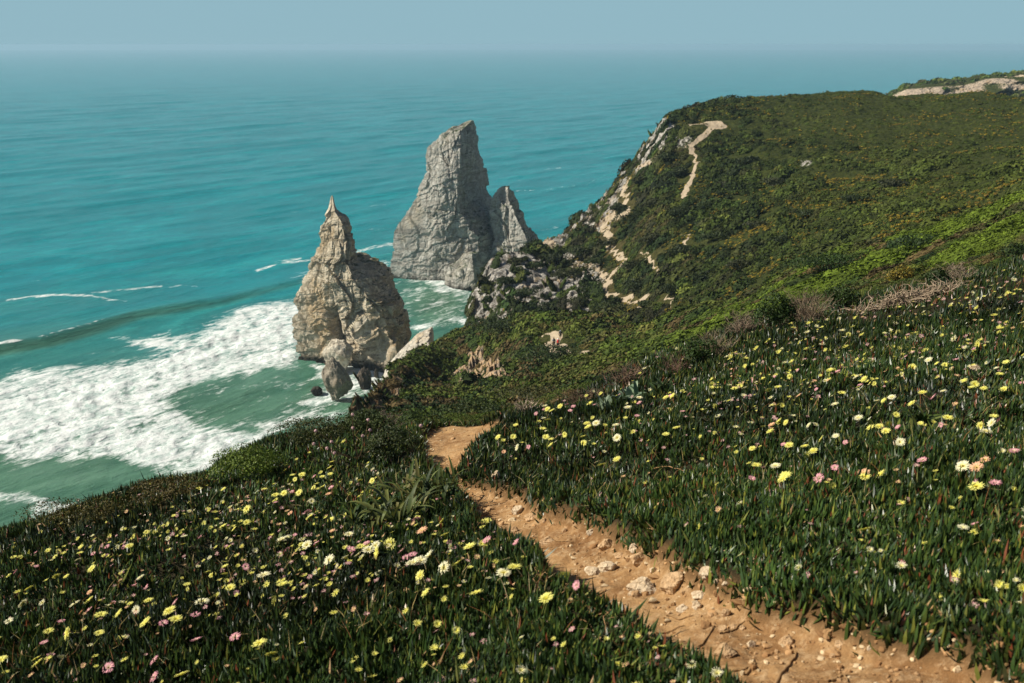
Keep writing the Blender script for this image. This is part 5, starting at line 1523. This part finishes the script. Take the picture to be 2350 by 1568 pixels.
# distinct round shrubs on the headland and spur
hs = [(1450, 500, 150, 60), (1330, 575, 90, 34), (1400, 555, 80, 30), (1270, 590, 80, 30), (1230, 620, 70, 26), (1180, 610, 60, 26), (1160, 650, 70, 30), (1210, 670, 90, 28), (1300, 630, 90, 30), (1355, 660, 80, 26), (1375, 600, 60, 24),
      (1450, 620, 90, 34), (1460, 660, 110, 36), (1390, 700, 100, 34), (1330, 690, 80, 30), (1250, 700, 90, 26), (1120, 685, 40, 24), (1500, 470, 80, 30), (1570, 500, 90, 34), (1620, 480, 80, 30), (1500, 560, 90, 30), (1560, 600, 100, 34), (1640, 560, 80, 28), (1700, 620, 90, 30),
      (1540, 690, 80, 36), (1480, 720, 60, 24), (1740, 520, 80, 26), (1800, 560, 80, 26), (1850, 500, 70, 24), (1780, 420, 80, 24), (1560, 400, 60, 26), (1530, 360, 50, 24), (1470, 420, 44, 24), (1420, 480, 50, 26), (1610, 650, 70, 30), (1660, 430, 70, 24), (1720, 380, 70, 22), (1960, 470, 80, 22), (2050, 430, 80, 22), (1500, 250, 30, 12)]
for k, (x, y, w, h) in enumerate(hs):
    lab = f'{"wide" if w > 75 else "small"} dark rounded shrub on the headland, {NUM(round(x/23.5))} percent across, {NUM(round(y/15.68))} down'
    gA, gB = [((.014, .024, .006), (.04, .055, .012)), ((.02, .034, .008), (.055, .075, .016)), ((.022, .028, .008), (.06, .065, .02))][k % 3]
    bush(x, y+h*.3, w*.8, h*.72, lab, 900, .95, gA, gB, twig=False, name='shrub', cat='shrub', group='round shrubs on the headland', lobes=7)

# ------------------------------------------------------------------ people
def skin_body(name, joints, edges, radii, mat, parent=None, sub=1):
    me = bpy.data.meshes.new(name); me.from_pydata(joints, edges, []); o = bpy.data.objects.new(name, me); COL.objects.link(o)
    mo = o.modifiers.new('skin', 'SKIN'); o.modifiers.new('sub', 'SUBSURF').levels = sub
    me.skin_vertices[0].data[0].use_root = True
    for k, r in enumerate(radii): me.skin_vertices[0].data[k].radius = (r, r) if not isinstance(r, tuple) else r
    dg = bpy.context.evaluated_depsgraph_get(); m2 = bpy.data.meshes.new_from_object(o.evaluated_get(dg)); m2.name = name
    bpy.data.objects.remove(o); m2.materials.clear(); m2.materials.append(mat)
    m2.polygons.foreach_set('use_smooth', [True]*len(m2.polygons))
    return link(m2, name, parent)
skin_m = m_plain('skin', (.52, .31, .20), .6, .3, 20, .1)
def ell(name, c, r, mat, parent, n=12):
    th = np.linspace(0, 2*np.pi, n*2, endpoint=False); ph = np.linspace(.02, np.pi-.02, n)
    TH, PH = np.meshgrid(th, ph); V = np.stack([np.cos(TH)*np.sin(PH)*r[0]+c[0], np.sin(TH)*np.sin(PH)*r[1]+c[1], np.cos(PH)*r[2]+c[2]], -1).reshape(-1, 3)
    m_ = n*2; i = np.arange(n-1)[:, None]*m_+np.arange(m_)[None]; j = np.arange(n-1)[:, None]*m_+(np.arange(m_)[None]+1) % m_
    return link(mesh_np(name, V, np.stack([i, i+m_, j+m_, j], -1).reshape(-1, 4), mat, smooth=True), name, parent)
def person(x, y, hpx, label, shirt, legs, hair, facing=0, pack=None, packlab='', short=True, hat=None, stride=.12, sit=False, dist=None):
    X, Y, z, d = place(x, y)
    if dist:   # standing on the spur where the picture point leaves the land
        az, T = unproj(x*S, y*S); X, Y = dist*math.sin(az), dist*math.cos(az); z = float(groundZ(np.array([X]), np.array([Y]))[0]); d = dist
    H = 1.75; sc = hpx*S/FPX*d/H; sc = min(max(sc, .85), 1.4)
    t = thing('person', (X, Y, z), label, 'person', None, (0, 0, facing), sc)
    s = stride
    if not sit:
        J = [(0, 0, .95), (0, .01, 1.18), (0, .0, 1.40), (0, 0, 1.50), (0, .01, 1.62), (0, .015, 1.70),
             (.10, 0, .90), (.11, s*.5, .50), (.11, s, .08), (.11, s+.14, .04), (-.10, 0, .90), (-.11, -s*.3, .50), (-.11, -s, .09), (-.11, -s+.14, .04),
             (.19, 0, 1.42), (.25, -.03, 1.14), (.25, .10, .90), (.25, .15, .82), (-.19, 0, 1.42), (-.25, .02, 1.14), (-.25, .14, .92), (-.25, .19, .85)]
    else:
        J = [(0, 0, .22), (0, .02, .45), (0, .03, .66), (0, .03, .76), (0, .05, .87), (0, .055, .95),
             (.10, .06, .2), (.13, .38, .42), (.13, .58, .08), (.13, .70, .05), (-.10, .06, .2), (-.13, .36, .45), (-.13, .56, .08), (-.13, .68, .05),
             (.19, .03, .68), (.24, .15, .46), (.18, .36, .44), (.15, .42, .44), (-.19, .03, .68), (-.24, .15, .46), (-.18, .36, .46), (-.15, .42, .46)]
    E = [(0, 1), (1, 2), (2, 3), (3, 4), (4, 5), (0, 6), (6, 7), (7, 8), (8, 9), (0, 10), (10, 11), (11, 12), (12, 13), (2, 14), (14, 15), (15, 16), (16, 17), (2, 18), (18, 19), (19, 20), (20, 21)]
    R = [.13, .12, .14, .055, .095, .08, .09, .06, .042, .045, .09, .06, .042, .045, .065, .045, .032, .038, .065, .045, .032, .038]
    skin_body('body', J, E, R, skin_m, t)
    z0 = .22 if sit else .95
    # clothes hug the body, a little wider
    sj = [J[0], J[1], J[2], J[14], J[15], J[18], J[19]]
    skin_body('shirt', [(a, b, c) for a, b, c in sj], [(0, 1), (1, 2), (2, 3), (3, 4), (2, 5), (5, 6)], [.15, .145, .165, .085, .065, .085, .065], shirt, t)
    if short:
        k1 = tuple((np.array(J[6])*.35+np.array(J[7])*.65)); k2 = tuple((np.array(J[10])*.35+np.array(J[11])*.65))
        skin_body('shorts', [J[0], J[6], k1, J[10], k2], [(0, 1), (1, 2), (0, 3), (3, 4)], [.145, .115, .095, .115, .095], legs, t)
    else:
        skin_body('trousers', [J[0], J[6], J[7], J[8], J[10], J[11], J[12]], [(0, 1), (1, 2), (2, 3), (0, 4), (4, 5), (5, 6)], [.145, .11, .082, .062, .11, .082, .062], legs, t)
    for a, b in ((8, 9), (12, 13)): ell('shoe', ((J[a][0]), (J[a][1]+J[b][1])/2, .045), (.055, .14, .055), dark_m, t, 8)
    hc = J[4]
    ell('hair' if not hat else 'hat', (hc[0], hc[1]-.01, hc[2]+.05), (.105, .115, .10), hat or hair, t, 10)
    if hat: ell('hat_brim', (hc[0], hc[1], hc[2]+.03), (.17, .18, .015), hat, t, 8)
    ell('nose', (hc[0], hc[1]+.10, hc[2]), (.015, .025, .02), skin_m, t, 6)
    if pack:
        p = thing('backpack', (X, Y, z), packlab, 'backpack', None, (0, 0, facing), sc)
        ell('pack_body', (0, J[2][1]-.20, J[2][2]-.12), (.165, .13, .27), pack, p, 12)
        ell('pocket', (0, J[2][1]-.31, J[2][2]-.2), (.11, .05, .12), pack, p, 8)
        ell('pack_lid', (0, J[2][1]-.18, J[2][2]+.13), (.14, .12, .07), pack, p, 8)
        for sx in (-1, 1):
            V, F = tube(smooth_pts([(sx*.09, J[2][1]-.1, J[2][2]+.08), (sx*.12, J[2][1]+.08, J[2][2]+.13), (sx*.11, J[2][1]+.17, J[2][2]-.05), (sx*.12, J[2][1]-.05, J[2][2]-.28)], 5), .02, 5)
            link(mesh_np('strap', np.array(V), np.array(F), pack), 'strap', p)
    return t
dark_m = m_plain('dark_cloth', (.025, .027, .03), .8, .2, 20, .3)
black_m = m_plain('dark_hair', (.03, .02, .015), .6, .3, 30, .3)
grey_m = m_plain('grey_cloth', (.30, .32, .34), .8, .2, 20, .2)
white_m = m_plain('white_cloth', (.75, .74, .70), .8, .2, 20, .1)
red_m = m_plain('red_cloth', (.62, .02, .015), .6, .3, 20, .15)
yellow_m = m_plain('yellow_cloth', (.72, .42, .03), .7, .2, 20, .15)
khaki_m = m_plain('khaki_cloth', (.09, .09, .06), .8, .2, 20, .3)
person(1280.5, 785, 26, 'hiker walking away in dark shorts under a bright red backpack', grey_m, dark_m, black_m, math.radians(-8), red_m, 'bright red backpack worn by the hiker in dark shorts', True, white_m)
person(1271, 782, 26, 'hiker in light grey top and dark trousers, left of the red backpack', grey_m, dark_m, black_m, math.radians(5), dark_m, 'dark backpack on the hiker in the light grey top', False)
person(1286, 764, 24, 'hiker in dark top, farthest ahead of the three on the trail', dark_m, khaki_m, black_m, math.radians(0), dark_m, 'dark backpack on the hiker farthest ahead', True, grey_m)
person(1040, 771, 15, 'person in a yellow jacket standing on the spur edge above the water', yellow_m, dark_m, black_m, math.radians(30), short=False, dist=226)
person(1046.5, 767, 15, 'person in a white top sitting right beside the yellow jacket', white_m, dark_m, black_m, math.radians(40), short=False, sit=True, dist=226)

# ------------------------------------------------------------------ haze over the sea
def haze():
    B = 60000.0; top = 123.0; bot = -60.0
    V = np.array([(x, y, z) for z in (bot, top) for x, y in ((-B, -B), (B, -B), (B, B), (-B, B))], float)
    F = np.array([[0, 3, 2, 1], [4, 5, 6, 7], [0, 1, 5, 4], [1, 2, 6, 5], [2, 3, 7, 6], [3, 0, 4, 7]])
    m = bpy.data.materials.new('haze'); m.use_nodes = True; nt = m.node_tree
    for n in list(nt.nodes): nt.nodes.remove(n)
    v = nt.nodes.new('ShaderNodeVolumePrincipled'); o_ = nt.nodes.new('ShaderNodeOutputMaterial')
    v.inputs['Density'].default_value = .0001; v.inputs['Color'].default_value = (.46, .625, .75, 1); v.inputs['Anisotropy'].default_value = .1
    nt.links.new(v.outputs[0], o_.inputs['Volume'])
    ob = link(mesh_np('haze', V, F, m), 'haze'); tag(ob, 'pale blue sea haze hiding the horizon', kind='stuff')
haze()
